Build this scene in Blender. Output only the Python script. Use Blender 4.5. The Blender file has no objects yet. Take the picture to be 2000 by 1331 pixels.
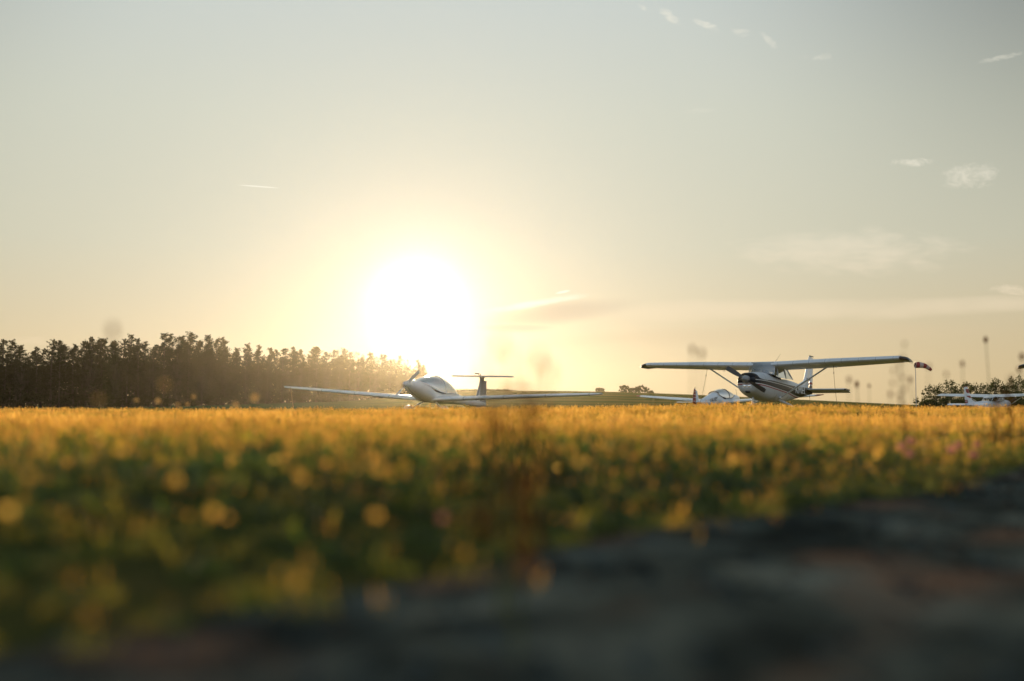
import bpy, math, random
import numpy as np
from mathutils import Vector, Matrix, noise as mnoise

random.seed(7)
rng = np.random.default_rng(7)
R = math.radians
F = 1944.44                       # focal length in units of the 2000 px wide photograph (35 mm lens)
scene = bpy.context.scene
col = scene.collection

# ------------------------------------------------------------------ camera
EYE = 0.50
cam_d = bpy.data.cameras.new('camera')
cam = bpy.data.objects.new('camera', cam_d)
col.objects.link(cam)
cam.location = (0, 0, EYE)
cam.rotation_euler = (R(90) + math.atan((790 - 665.5) / F), 0, 0)
cam_d.lens = 35
cam_d.sensor_width = 36
cam_d.clip_start = 0.02
cam_d.clip_end = 20000
cam_d.dof.use_dof = True
cam_d.dof.focus_distance = 31
cam_d.dof.aperture_fstop = 1.25
cam_d.dof.aperture_blades = 0
scene.camera = cam

# ------------------------------------------------------------------ light
SUN_EL, SUN_AZ = R(5.7), R(-5.4)   # azimuth measured from +Y towards +X
sdir = Vector((math.sin(SUN_AZ) * math.cos(SUN_EL), math.cos(SUN_AZ) * math.cos(SUN_EL), math.sin(SUN_EL)))
sl = bpy.data.lights.new('sun', 'SUN')
sl.energy = 5.0
sl.angle = R(0.5)
sl.color = (1.0, 0.78, 0.50)
sun = bpy.data.objects.new('sun', sl)
col.objects.link(sun)
sun.rotation_euler = sdir.to_track_quat('Z', 'Y').to_euler()
sun.location = (0, 0, 60)

scene.view_settings.view_transform = 'Standard'
scene.view_settings.look = 'None'
scene.view_settings.exposure = 0.3
scene.view_settings.gamma = 1.0
scene.view_settings.use_curve_mapping = False
scene.cycles.volume_bounces = 0
scene.cycles.max_bounces = 8
scene.cycles.transparent_max_bounces = 24
scene.cycles.sample_clamp_indirect = 4.0
scene.cycles.caustics_reflective = False
scene.cycles.caustics_refractive = False

# ------------------------------------------------------------------ node helper
class N:
    def __init__(self, tree):
        self.t = tree; self.n = tree.nodes; self.l = tree.links
    def new(self, typ, **kw):
        nd = self.n.new(typ)
        for k, v in kw.items():
            setattr(nd, k, v)
        return nd
    def put(self, sock, v):
        if isinstance(v, bpy.types.NodeSocket):
            self.l.new(v, sock)
        elif v is not None:
            if isinstance(v, (tuple, list)) and len(v) == 3 and sock.type == 'RGBA':
                v = (*v, 1)
            sock.default_value = v
    def m(self, op, a, b=None, c=None, clamp=False):
        nd = self.new('ShaderNodeMath', operation=op); nd.use_clamp = clamp
        self.put(nd.inputs[0], a)
        if b is not None: self.put(nd.inputs[1], b)
        if c is not None: self.put(nd.inputs[2], c)
        return nd.outputs[0]
    def step(self, x, a, b):      # smooth ramp 0..1 of x between a and b
        nd = self.new('ShaderNodeMapRange'); nd.interpolation_type = 'SMOOTHSTEP'
        self.put(nd.inputs['Value'], x)
        nd.inputs['From Min'].default_value = a; nd.inputs['From Max'].default_value = b
        return nd.outputs[0]
    def mix(self, f, a, b, blend='MIX'):
        nd = self.new('ShaderNodeMix', data_type='RGBA', blend_type=blend)
        self.put(nd.inputs[0], f); self.put(nd.inputs[6], a); self.put(nd.inputs[7], b)
        return nd.outputs[2]
    def noise(self, vec, scale, detail=3, rough=.5, dist=0):
        nd = self.new('ShaderNodeTexNoise')
        if vec is not None: self.put(nd.inputs['Vector'], vec)
        nd.inputs['Scale'].default_value = scale; nd.inputs['Detail'].default_value = detail
        nd.inputs['Roughness'].default_value = rough; nd.inputs['Distortion'].default_value = dist
        return nd.outputs['Fac']
    def ramp(self, f, stops, interp='LINEAR'):
        nd = self.new('ShaderNodeValToRGB'); cr = nd.color_ramp; cr.interpolation = interp
        while len(cr.elements) < len(stops): cr.elements.new(.5)
        for e, (p, c) in zip(cr.elements, stops):
            e.position = p; e.color = (*c, 1)
        self.put(nd.inputs[0], f)
        return nd.outputs[0]
    def xyz(self, v):
        nd = self.new('ShaderNodeSeparateXYZ'); self.put(nd.inputs[0], v); return nd.outputs
    def comb(self, x, y, z):
        nd = self.new('ShaderNodeCombineXYZ')
        for s, v in zip(nd.inputs, (x, y, z)): self.put(s, v)
        return nd.outputs[0]

# ------------------------------------------------------------------ sky
world = bpy.data.worlds.new('World'); scene.world = world
world.use_nodes = True
W = N(world.node_tree); W.n.clear()
sky = W.new('ShaderNodeTexSky', sky_type='NISHITA')
sky.sun_disc = False
sky.sun_elevation = SUN_EL
sky.sun_rotation = SUN_AZ
sky.altitude = 300; sky.air_density = 1.0; sky.dust_density = 2.2; sky.ozone_density = 2.0
tc = W.new('ShaderNodeTexCoord')
d = tc.outputs['Generated']
x, y, z = W.xyz(d)
dot = W.new('ShaderNodeVectorMath', operation='DOT_PRODUCT')
W.put(dot.inputs[0], d); dot.inputs[1].default_value = sdir
ang = W.m('MULTIPLY', W.m('ARCCOSINE', W.m('MINIMUM', dot.outputs['Value'], 0.999999)), 180 / math.pi)   # degrees from the sun
# thin high veil: evens the clear sky out
base = W.mix(1.0, sky.outputs[0], (0.115, 0.115, 0.115), 'MULTIPLY')
el = W.m('MULTIPLY', W.m('ARCSINE', z), 180 / math.pi)
tint = W.ramp(W.m('DIVIDE', W.m('MAXIMUM', el, 0), 40.0), [(0, (1.13, .86, .47)), (.09, (1.10, .90, .56)), (.22, (1.0, .97, .74)), (.40, (.98, 1.02, .86)), (.55, (.93, 1.02, .97)), (.70, (.84, .98, .99)), (1, (.52, .72, .78))])
lum = W.m('MULTIPLY', W.m('EXPONENT', W.m('MULTIPLY', ang, -1 / 120.0)), .755)
lum = W.m('MULTIPLY', lum, W.m('SUBTRACT', 1.0, W.m('MULTIPLY', W.m('MULTIPLY', W.step(ang, 20, 40), W.step(el, 6, 24)), .52)))
back = W.step(ang, 36, 110)          # the clear blue side of the sky, opposite the sun
tint = W.mix(W.m('MULTIPLY', W.m('EXPONENT', W.m('MULTIPLY', ang, -1 / 11.0)), .95), tint, (1.0, .965, .84))
veil = W.mix(1.0, W.mix(1.0, tint, W.comb(lum, lum, lum), 'MULTIPLY'), W.mix(back, (0, 0, 0), (.30, .37, .46)), 'ADD')
skyc = W.mix(0.95, base, veil)
# aureole of the low sun
g1 = W.m('EXPONENT', W.m('MULTIPLY', W.m('POWER', W.m('DIVIDE', ang, 1.3), 2.0), -1.0))
g2 = W.m('EXPONENT', W.m('MULTIPLY', W.m('POWER', W.m('DIVIDE', ang, 2.7), 2.0), -1.0))
aur = W.mix(1.0, W.mix(g1, (0, 0, 0), (3.0, 3.0, 3.0)), W.mix(g2, (0, 0, 0), (.10, .16, .48)), 'ADD')
# clouds, placed by direction
ym = W.m('MAXIMUM', y, 0.02)
u = W.m('DIVIDE', x, ym); v = W.m('DIVIDE', z, ym)
vec = W.comb(W.m('MULTIPLY', u, 1.0), W.m('MULTIPLY', v, 3.2), 0.0)
n1 = W.noise(vec, 26, 7, .62, .35)
n2 = W.noise(vec, 9, 4, .5, .2)
n3 = W.noise(W.comb(u, W.m('MULTIPLY', v, 1.6), 0.0), 75, 6, .68, .8)
def blob(px, py, ax, ay, slope=0.0, lo=.1, hi=.75, nz=None, amt=1.3):
    du = W.m('SUBTRACT', u, (px - 1000) / F)
    dv = W.m('SUBTRACT', W.m('SUBTRACT', v, (790 - py) / F), W.m('MULTIPLY', du, slope))
    r2 = W.m('ADD', W.m('POWER', W.m('ABSOLUTE', W.m('DIVIDE', du, ax / F)), 2.0), W.m('POWER', W.m('ABSOLUTE', W.m('DIVIDE', dv, ay / F)), 2.0))
    k = W.m('SUBTRACT', 1.0, r2)
    k = W.m('ADD', k, W.m('MULTIPLY', W.m('SUBTRACT', nz or n1, .5), amt * 2))
    return W.step(k, lo, hi)
def union(bs):
    o = bs[0]
    for b in bs[1:]: o = W.m('MAXIMUM', o, b)
    return o
soft = union([W.m('MULTIPLY', b, k) for b, k in [
    (blob(1665, 490, 225, 48, 0.0, -.3, 1.6, n1, 1.5), .50), (blob(1600, 478, 110, 26, 0.1, .1, 1.0), .38),
    (blob(1905, 338, 62, 28, .1, -.1, 1.7, n3, 1.7), .55), (blob(1795, 312, 46, 9, 0, -.1, 1.3, n3, 2.2), .55),
    (blob(1500, 605, 420, 26, .02, .0, 1.2, n2, .8), .45), (blob(1850, 600, 260, 24, .06, .0, 1.2, n2, .8), .45),
    (blob(1985, 568, 50, 13, -.1, -.1, 1.3, n3, 1.8), .5),
    (blob(1318, 18, 32, 12, -.75, .0, 1.7, n3, 2.2), .6), (blob(1262, 0, 15, 8, -.6, .0, 1.7, n3, 2.2), .5), (blob(1392, 36, 32, 11, -.4, .0, 1.7, n3, 2.2), .6), (blob(1457, 50, 22, 10, -.1, .0, 1.7, n3, 2.2), .38),
    (blob(1513, 66, 21, 11, -.9, .0, 1.7, n3, 2.2), .34), (blob(1612, 99, 32, 8, .0, .0, 1.7, n3, 2.2), .32), (blob(1970, 102, 52, 7, .22, .0, 1.7, n3, 2.2), .42),
    (blob(1372, 208, 40, 7, .12, .0, 1.7, n3, 2.2), .2), (blob(60, 665, 60, 12, .0, .2, 1.2), .25)]])
dark = W.m('MULTIPLY', union([blob(1090, 612, 165, 27, .12, -.1, 1.2, n2, .45), blob(1010, 640, 90, 12, .0, .0, 1.2, n2, .5)]), .88)
dark2 = W.m('MULTIPLY', blob(1500, 655, 520, 24, .03, -.1, 1.3, n2, .8), .35)
rim = union([W.m('MULTIPLY', blob(1035, 594, 140, 9, .16, .0, 1.6, n1, .9), .75), W.m('MULTIPLY', blob(1100, 570, 18, 3.4, .2, .1, .9, n2, .4), .7)])
trail = W.m('MULTIPLY', blob(500, 360.5, 46, 1.5, -.075, .0, .8, n2, .1), .75)
col1 = W.mix(1.0, skyc, aur, 'ADD')
col1 = W.mix(W.m('MULTIPLY', dark, 1.0), col1, (.66, .55, .41))
col1 = W.mix(dark2, col1, (.72, .56, .36))
col1 = W.mix(W.m('MULTIPLY', soft, .85), col1, W.mix(W.step(v, .02, .30), (.95, .76, .52), (.93, .88, .74)))
col1 = W.mix(rim, col1, (1.05, 1.0, .88))
col1 = W.mix(trail, col1, (1.0, .97, .86))
# below the horizon the world is the same dull warm tone as the land
col1 = W.mix(W.step(z, -.02, -.06), col1, (.12, .09, .04))
bg = W.new('ShaderNodeBackground')
W.put(bg.inputs[0], col1); bg.inputs[1].default_value = 0.81
wo = W.new('ShaderNodeOutputWorld'); W.l.new(bg.outputs[0], wo.inputs[0])
world.cycles.sampling_method = 'MANUAL'; world.cycles.sample_map_resolution = 1024

# ------------------------------------------------------------------ object helpers
def tag(o, label=None, cat=None, group=None, kind=None):
    if label: o['label'] = label
    if cat: o['category'] = cat
    if group: o['group'] = group
    if kind: o['kind'] = kind
    return o
def empty(name, loc=(0, 0, 0), rz=0.0):
    o = bpy.data.objects.new(name, None); col.objects.link(o)
    o.location = loc; o.rotation_euler = (0, 0, rz); o.empty_display_size = .3
    return o
def link(name, me, mats=None, parent=None, loc=None, rot=None):
    o = bpy.data.objects.new(name, me); col.objects.link(o)
    if mats is not None:
        for m_ in (mats if isinstance(mats, (list, tuple)) else [mats]): me.materials.append(m_)
    if parent: o.parent = parent
    if loc: o.location = loc
    if rot: o.rotation_euler = rot
    return o
def mk(name, V, Fc, smooth=True, mi=None, sharp=None):
    me = bpy.data.meshes.new(name)
    me.from_pydata([tuple(map(float, p)) for p in V], [], [tuple(map(int, f)) for f in Fc])
    if mi is not None: me.polygons.foreach_set('material_index', mi)
    me.update()
    if smooth:
        me.polygons.foreach_set('use_smooth', [True] * len(me.polygons))
        me.set_sharp_from_angle(angle=R(sharp or 40))
    return me
class MB:
    def __init__(s): s.V = []; s.F = []; s.M = []
    def add(s, V, Fc, m=0):
        b = len(s.V); s.V += [tuple(p) for p in V]; s.F += [tuple(i + b for i in f) for f in Fc]; s.M += [m] * len(Fc); return s
    def loft(s, rings, m=0, closed=True, caps=True):
        n = len(rings[0]); V = [p for r in rings for p in r]; Fc = []
        for i in range(len(rings) - 1):
            for j in range(n if closed else n - 1):
                k = (j + 1) % n
                Fc.append((i * n + j, i * n + k, (i + 1) * n + k, (i + 1) * n + j))
        if caps and closed:
            Fc.append(tuple(range(n - 1, -1, -1))); Fc.append(tuple((len(rings) - 1) * n + j for j in range(n)))
        return s.add(V, Fc, m)
    def tube(s, pts, rad, n=8, m=0):
        pts = [Vector(p) for p in pts]; rings = []
        rad = rad if isinstance(rad, (list, tuple)) else [rad] * len(pts)
        for i, p in enumerate(pts):
            a = pts[max(i - 1, 0)]; b = pts[min(i + 1, len(pts) - 1)]
            t = (b - a).normalized(); q = t.to_track_quat('Z', 'Y')
            rings.append([p + q @ Vector((rad[i] * math.cos(2 * math.pi * k / n), rad[i] * math.sin(2 * math.pi * k / n), 0)) for k in range(n)])
        return s.loft(rings, m)
    def box(s, c, d_, m=0, rot=None):
        V = []
        for sx in (-1, 1):
            for sy in (-1, 1):
                for sz in (-1, 1):
                    p = Vector((sx * d_[0] / 2, sy * d_[1] / 2, sz * d_[2] / 2))
                    if rot: p = rot @ p
                    V.append(p + Vector(c))
        return s.add(V, [(0, 1, 3, 2), (4, 6, 7, 5), (0, 4, 5, 1), (2, 3, 7, 6), (0, 2, 6, 4), (1, 5, 7, 3)], m)
    def ball(s, c, r, n=12, k=8, m=0, q=None):
        r = r if isinstance(r, (tuple, list)) else (r, r, r); rings = []
        for i in range(k + 1):
            t = math.pi * (i + .001) / (k + .002)
            ring = []
            for j in range(n):
                a = 2 * math.pi * j / n
                p = Vector((r[0] * math.sin(t) * math.cos(a), r[1] * math.sin(t) * math.sin(a), -r[2] * math.cos(t)))
                if q: p = q @ p
                ring.append(p + Vector(c))
            rings.append(ring)
        return s.loft(rings, m)
    def make(s, name, mats, parent=None, smooth=True, sharp=40):
        return link(name, mk(name, s.V, s.F, smooth, s.M, sharp), mats, parent)
def oval(yy, hw, zt, zb, n=2.4, k=28, x0=0):
    zc, hh = (zt + zb) / 2, (zt - zb) / 2; o = []
    for i in range(k):
        a = 2 * math.pi * i / k; c, s_ = math.cos(a), math.sin(a)
        o.append((x0 + hw * math.copysign(abs(c) ** (2 / n), c), yy, zc + hh * math.copysign(abs(s_) ** (2 / n), s_)))
    return o
def interp_sections(secs, step=.2):
    ys = [s_[0] for s_ in secs]; out = []
    yy = list(np.unique(np.concatenate([np.arange(ys[0], ys[-1], step), ys])))
    def cr(k, t):           # monotone-ish cubic through the table
        i = max(0, min(len(ys) - 2, int(np.searchsorted(ys, t)) - 1))
        p = [secs[max(i - 1, 0)], secs[i], secs[i + 1], secs[min(i + 2, len(secs) - 1)]]
        h = ys[i + 1] - ys[i]; w = (t - ys[i]) / h
        d0 = (p[2][k] - p[0][k]) / max(p[2][0] - p[0][0], 1e-6) * h; d1 = (p[3][k] - p[1][k]) / max(p[3][0] - p[1][0], 1e-6) * h
        return (2*w**3-3*w**2+1)*p[1][k] + (w**3-2*w**2+w)*d0 + (-2*w**3+3*w**2)*p[2][k] + (w**3-w**2)*d1
    for t in yy:
        out.append([t] + [cr(k, t) for k in range(1, len(secs[0]))])
    return out
AF = [(0, 0), (.02, .32), (.08, .62), (.2, .9), (.35, 1.0), (.55, .85), (.8, .42), (1, .02), (1, -.02), (.8, -.12), (.55, -.28), (.35, -.4), (.2, -.42), (.08, -.34), (.02, -.2)]
def foil(xx, yle, zz, chord, th, a=0.0, cut=1.0):
    o = []
    for c, t in AF:
        c_ = min(c, cut) if c > .7 else c
        yy = c_ * chord; z_ = t * th
        o.append((xx, yle + yy * math.cos(a), zz + z_ - yy * math.sin(a)))
    return o
def vfoil(z_, yle, chord, th, xx=0):      # symmetric section lying flat, for fins
    o = []
    for c, t in [(0, 0), (.05, .6), (.25, 1), (.6, .75), (1, .12), (1, -.12), (.6, -.75), (.25, -1), (.05, -.6)]:
        o.append((xx + t * th, yle + c * chord, z_))
    return o
def copy_tree(o, parent=None):
    c = o.copy(); col.objects.link(c)
    if parent is not None:
        c.parent = parent
    for ch in KIDS.get(o.name, []):
        copy_tree(ch, c)
    return c
KIDS = {}
def index_kids():
    KIDS.clear()
    for o in bpy.data.objects:
        if o.parent: KIDS.setdefault(o.parent.name, []).append(o)

# ------------------------------------------------------------------ materials
MATS = {}
def mat(name, colr, rough=.5, metal=0, spec=.5, coat=0, bump=0, bscale=40, var=0):
    if name in MATS: return MATS[name]
    m_ = bpy.data.materials.new(name); m_.use_nodes = True
    t = N(m_.node_tree); b = t.n['Principled BSDF']
    b.inputs['Roughness'].default_value = rough; b.inputs['Metallic'].default_value = metal
    b.inputs['Specular IOR Level'].default_value = spec; b.inputs['Coat Weight'].default_value = coat
    o = t.new('ShaderNodeTexCoord').outputs['Object']
    n_ = t.noise(o, bscale, 4)
    if var:
        n2_ = t.noise(o, 3.0, 5, .6)
        c = t.mix(t.m('MULTIPLY', t.m('ADD', n_, n2_), .5), tuple(q * (1 - var) for q in colr), tuple(min(1, q * (1 + var)) for q in colr))
        t.put(b.inputs['Base Color'], c)
    else:
        b.inputs['Base Color'].default_value = (*colr, 1)
    if bump:
        bp = t.new('ShaderNodeBump'); bp.inputs['Strength'].default_value = bump; bp.inputs['Distance'].default_value = .01
        t.put(bp.inputs['Height'], n_); t.l.new(bp.outputs[0], b.inputs['Normal'])
    MATS[name] = m_; return m_
white = mat('white_paint', (.74, .76, .78), .28, coat=.4, var=.05, bscale=9)
dimwhite = mat('gelcoat_white', (.80, .79, .77), .22, coat=.5, var=.03, bscale=7)
black = mat('black_paint', (.012, .012, .014), .3, coat=.3)
red = mat('red_paint', (.28, .025, .02), .4, var=.1)
redf = mat('faded_red_fabric_paint', (.30, .05, .03), .6, var=.15)
rubber = mat('tyre_rubber', (.02, .02, .02), .8, bump=.2)
metalm = mat('brushed_metal', (.45, .45, .44), .35, metal=1)
darkm = mat('dark_trim', (.03, .03, .03), .6)
seatm = mat('seat_fabric', (.08, .06, .05), .9, bump=.3, bscale=90)
ropem = mat('hemp_rope', (.22, .15, .08), .9, bump=.5, bscale=200)
lampm = mat('lamp_reflector', (.85, .85, .85), .08, metal=1)
wingm = mat('wing_paint', (.66, .68, .70), .35, coat=.2, var=.10, bscale=5)
def seams(m_, axis, pitch):
    t = N(m_.node_tree); b = t.n['Principled BSDF']; src = b.inputs['Base Color'].links[0].from_socket
    a = t.xyz(t.new('ShaderNodeTexCoord').outputs['Object'])[axis]
    ln = t.m('LESS_THAN', t.m('FRACT', t.m('DIVIDE', a, pitch)), .022)
    st = t.noise(t.new('ShaderNodeTexCoord').outputs['Object'], 1.7, 6, .7)
    c = t.mix(t.m('MULTIPLY', t.step(st, .5, .75), .35), src, (.30, .27, .22))
    t.put(b.inputs['Base Color'], t.mix(t.m('MULTIPLY', ln, .6), c, (.12, .12, .12)))
seams(wingm, 0, .62); seams(dimwhite, 0, 1.9)
def glassm(name, tint, fac, rough=.03):
    m_ = bpy.data.materials.new(name); m_.use_nodes = True; t = N(m_.node_tree); t.n.clear()
    a = t.new('ShaderNodeBsdfTransparent'); a.inputs[0].default_value = (*tint, 1)
    g = t.new('ShaderNodeBsdfGlossy'); g.inputs['Roughness'].default_value = rough
    fr = t.new('ShaderNodeFresnel'); fr.inputs[0].default_value = 1.5
    mx = t.new('ShaderNodeMixShader'); t.put(mx.inputs[0], t.m('ADD', t.m('MULTIPLY', fr.outputs[0], .9), fac, clamp=True))
    t.l.new(a.outputs[0], mx.inputs[1]); t.l.new(g.outputs[0], mx.inputs[2])
    o = t.new('ShaderNodeOutputMaterial'); t.l.new(mx.outputs[0], o.inputs[0]); return m_
glass = glassm('clear_window_glass', (.9, .92, .9), .06)
glass_ws = glassm('windscreen_glass', (.55, .58, .6), .30, .12)
glass_can = glassm('canopy_perspex', (.60, .62, .62), .38, .16)

# livery of the high-wing aeroplane: black band with a white line, white gap and red pinstripe
def livery(name, base, band, line, gap_c, pin):
    m_ = bpy.data.materials.new(name); m_.use_nodes = True
    t = N(m_.node_tree); b = t.n['Principled BSDF']
    xx, yy, zz = t.xyz(t.new('ShaderNodeTexCoord').outputs['Object'])
    def curve(pts):
        nd = t.new('ShaderNodeFloatCurve'); cu = nd.mapping.curves[0]
        ptsn = [((p + 2) / 9.0, q / 2.0) for p, q in pts]
        cu.points[0].location = ptsn[0]; cu.points[1].location = ptsn[-1]
        for q in ptsn[1:-1]: cu.points.new(*q)
        nd.mapping.update()
        t.put(nd.inputs['Value'], t.m('DIVIDE', t.m('ADD', yy, 2.0), 9.0))
        return t.m('MULTIPLY', nd.outputs[0], 2.0)
    low = curve([(-2, 1.27), (-1, 1.24), (0, 1.16), (1.5, 1.06), (3, .98), (4.5, .98), (7, 1.05)])
    top = curve([(-2, 1.70), (-1.45, 1.66), (-1.3, 1.46), (0, 1.42), (1.5, 1.36), (3, 1.36), (4.5, 1.40), (7, 1.46)])
    lc = curve([(-2, 1.37), (-1, 1.37), (0, 1.33), (1.5, 1.27), (3, 1.2), (4.5, 1.12), (7, 1.1)])
    def between(a, b_): return t.m('MULTIPLY', t.m('GREATER_THAN', zz, a), t.m('LESS_THAN', zz, b_))
    dirt = t.noise(t.new('ShaderNodeTexCoord').outputs['Object'], 4, 5, .6)
    basec = t.mix(t.m('MULTIPLY', dirt, .25), base, tuple(q * .7 for q in base))
    c = t.mix(between(low, top), basec, band)
    c = t.mix(between(lc, t.m('ADD', lc, .028)), c, line)
    c = t.mix(between(t.m('SUBTRACT', low, .03), low), c, gap_c)
    c = t.mix(between(t.m('SUBTRACT', low, .075), t.m('SUBTRACT', low, .035)), c, pin)
    c = t.mix(t.m('MULTIPLY', t.m('LESS_THAN', t.m('FRACT', t.m('DIVIDE', yy, .83)), .016), .6), c, (.08, .08, .08))
    t.put(b.inputs['Base Color'], c)
    b.inputs['Roughness'].default_value = .38; b.inputs['Coat Weight'].default_value = .0; b.inputs['Specular IOR Level'].default_value = .2
    return m_
liv_black = livery('white_black_red_livery', (.60, .61, .62), (.008, .007, .007), (.6, .58, .56), (.7, .68, .66), (.30, .02, .03))
liv_white = livery('white_blue_grey_livery', (.74, .75, .77), (.60, .64, .68), (.6, .6, .6), (.7, .7, .7), (.35, .1, .1))

def text_mesh(body, size, m_, parent, M, name='lettering'):
    cu = bpy.data.curves.new(name, 'FONT'); cu.body = body; cu.size = size; cu.extrude = .002; cu.align_x = 'CENTER'; cu.align_y = 'CENTER'; cu.offset = size * .012
    tmp = bpy.data.objects.new('tmp', cu); col.objects.link(tmp)
    bpy.context.view_layer.update()
    me = bpy.data.meshes.new_from_object(tmp.evaluated_get(bpy.context.evaluated_depsgraph_get()))
    bpy.data.objects.remove(tmp); bpy.data.curves.remove(cu)
    me.name = name
    o = link(name, me, m_, parent); o.matrix_local = M; return o

# ------------------------------------------------------------------ terrain
def sm(t): t = np.clip(t, 0, 1); return t * t * (3 - 2 * t)
EX = [-1000, 0, 300, 500, 700, 840, 900, 1000, 1100, 1200, 1300, 1400, 1500, 1600, 1700, 1760, 1850, 2000, 3000]
EZ = [-1.3, -1.3, -.6, 1.04, 2.3, 5.0, 6.2, 6.3, 6.15, 5.85, 5.1, 4.2, 3.1, 2.1, 1.1, .4, -.3, -.5, -.5]
NEAR = EYE - .15
def edge_y(xx): return 1.34 + 1.13 * xx + .05 * np.sin(xx * 5) + .02 * np.sin(xx * 17 + 1)
def ground(xx, yy):
    xx = np.asarray(xx, float); yy = np.asarray(yy, float)
    px = 1000 + F * xx / np.maximum(yy, 20.0); px2 = 1000 + F * xx / np.maximum(yy, 5.0)
    Z = np.interp(px, EX, EZ)
    g = NEAR * (1 - sm((yy - 14.5) / 13.0))
    g = g - .75 * sm((px - 1640) / 200) * sm((yy - 52) / 30) * (1 - sm((yy - 130) / 120))
    g = g + Z * sm((yy - 120) / 330)
    far = sm((yy - 455) / 350)
    g = g * (1 - far) + far * np.minimum(-2.0, g - 6)
    rip = .012 * np.sin(xx * 2.1 + 1.3 * np.sin(yy * .9)) * np.sin(yy * 1.7 + xx * .6) * sm((yy - 2) / 4)
    s_e = (yy - edge_y(xx))
    g = g - .055 * (1 - sm(s_e / 1.5)) * (yy < 12) - .022 * (1 - sm((s_e + .22) / .2)) * (yy < 12)
    crest = .02 * np.sin(xx * .55 + 1.0) * sm((yy - 8) / 5) + (.030 + .05 * sm((px2 - 1150) / 350)) * sm((yy - 7) / 7) * (1 - sm((yy - 16) / 9))
    return g + rip + crest
ys = np.concatenate([np.linspace(-60, -2, 12), np.linspace(-1, 8, 46), np.linspace(8.4, 40, 80), np.geomspace(41, 900, 110), np.geomspace(1000, 15000, 16)])
# its edge runs from the right middle of the view to the lower left
us = np.concatenate([np.linspace(-1.6, -.7, 10), np.linspace(-.68, .68, 120), np.linspace(.7, 1.6, 10)])
V = []; Fc = []
for yv in ys:
    sc_ = max(yv, 0) + 8
    for uv in us:
        V.append((uv * sc_, yv, 0))
V = np.array(V); V[:, 2] = ground(V[:, 0], V[:, 1])
nu = len(us)
for i in range(len(ys) - 1):
    for j in range(nu - 1):
        a = i * nu + j; Fc.append((a, a + 1, a + nu + 1, a + nu))
gm = bpy.data.materials.new('meadow_ground'); gm.use_nodes = True
t = N(gm.node_tree); b = t.n['Principled BSDF']
P = t.new('ShaderNodeNewGeometry').outputs['Position']
gx, gy, gz = t.xyz(P)
nA = t.noise(P, 1.2, 6, .65); nB = t.noise(P, 14, 5, .7)
near_c = t.ramp(t.m('MULTIPLY', t.m('ADD', nA, nB), .5), [(.3, (.02, .028, .008)), (.5, (.05, .055, .016)), (.7, (.10, .075, .03))])
nW = t.noise(t.comb(t.m('MULTIPLY', gx, .006), t.m('MULTIPLY', gy, .012), 0.0), 3, 4, .5)
strip = t.m('ADD', t.m('ADD', t.m('MULTIPLY', gy, .0155), t.m('MULTIPLY', gx, .0035)), t.m('MULTIPLY', nW, .5))
sfr = t.m('FRACT', strip)
far_c = t.ramp(sfr, [(0, (.10, .11, .025)), (.16, (.11, .11, .025)), (.2, (.24, .175, .04)), (.42, (.19, .15, .035)), (.46, (.08, .10, .022)), (.7, (.12, .12, .028)), (.74, (.26, .175, .05)), (1, (.22, .16, .04))])
far_c = t.mix(t.m('MULTIPLY', t.noise(t.comb(t.m('MULTIPLY', gx, .05), t.m('MULTIPLY', gy, .4), 0.0), 2.0, 6, .7), .6), far_c, (.07, .08, .02))
leftgreen = t.m('MULTIPLY', t.step(gy, 100, 140), t.step(t.m('DIVIDE', gx, t.m('MAXIMUM', gy, 1.0)), -.10, -.22))
far_c = t.mix(leftgreen, far_c, (.035, .075, .03))
t.put(b.inputs['Base Color'], t.mix(t.step(gy, 60, 130), t.mix(t.step(gy, 14, 24), near_c, (.16, .135, .04)), far_c))
b.inputs['Roughness'].default_value = 1.0; b.inputs['Specular IOR Level'].default_value = 0.0
bp = t.new('ShaderNodeBump'); bp.inputs['Strength'].default_value = .8; bp.inputs['Distance'].default_value = .05
t.put(bp.inputs['Height'], nB); t.l.new(bp.outputs[0], b.inputs['Normal'])
g_o = link('ground', mk('ground', V, Fc, True, sharp=80), gm)
tag(g_o, kind='structure')

# stony track the camera lies on; its edge runs from the right middle to the lower left
V = []; Fc = []
tx = np.linspace(-3.6, 7.5, 112); tv = np.linspace(0, 1, 28)
for xv in tx:
    for q in tv:
        yv = edge_y(xv) - q * 4.4
        zz = NEAR - .050 + .007 * mnoise.noise((xv * 3, yv * 3, 0)) + .006 * mnoise.noise((xv * 13, yv * 13, 2)) - .004 * max(0, 1 - q * 9)
        V.append((xv, yv, zz))
for i in range(len(tx) - 1):
    for j in range(27):
        a = i * 28 + j; Fc.append((a, a + 1, a + 29, a + 28))
tm = bpy.data.materials.new('gravel_track'); tm.use_nodes = True
t = N(tm.node_tree); b = t.n['Principled BSDF']
P = t.new('ShaderNodeNewGeometry').outputs['Position']
nA = t.noise(P, 3.6, 4, .6, .5); nB = t.noise(P, 60, 5, .7); nC = t.noise(P, 3.1, 3, .5)
c = t.ramp(nA, [(.3, (.004, .005, .004)), (.44, (.022, .028, .024)), (.58, (.075, .088, .074)), (.74, (.20, .215, .18))])
c = t.mix(t.step(nC, .52, .66), c, (.14, .085, .055))
c = t.mix(t.m('MULTIPLY', nB, .5), c, (.03, .03, .028))
t.put(b.inputs['Base Color'], c); b.inputs['Roughness'].default_value = 1.0; b.inputs['Specular IOR Level'].default_value = 0.0
bp = t.new('ShaderNodeBump'); bp.inputs['Strength'].default_value = .5; bp.inputs['Distance'].default_value = .004
t.put(bp.inputs['Height'], t.m('ADD', nA, nB)); t.l.new(bp.outputs[0], b.inputs['Normal'])
tag(link('track', mk('track', V, Fc, True, sharp=80), tm), kind='structure')

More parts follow.
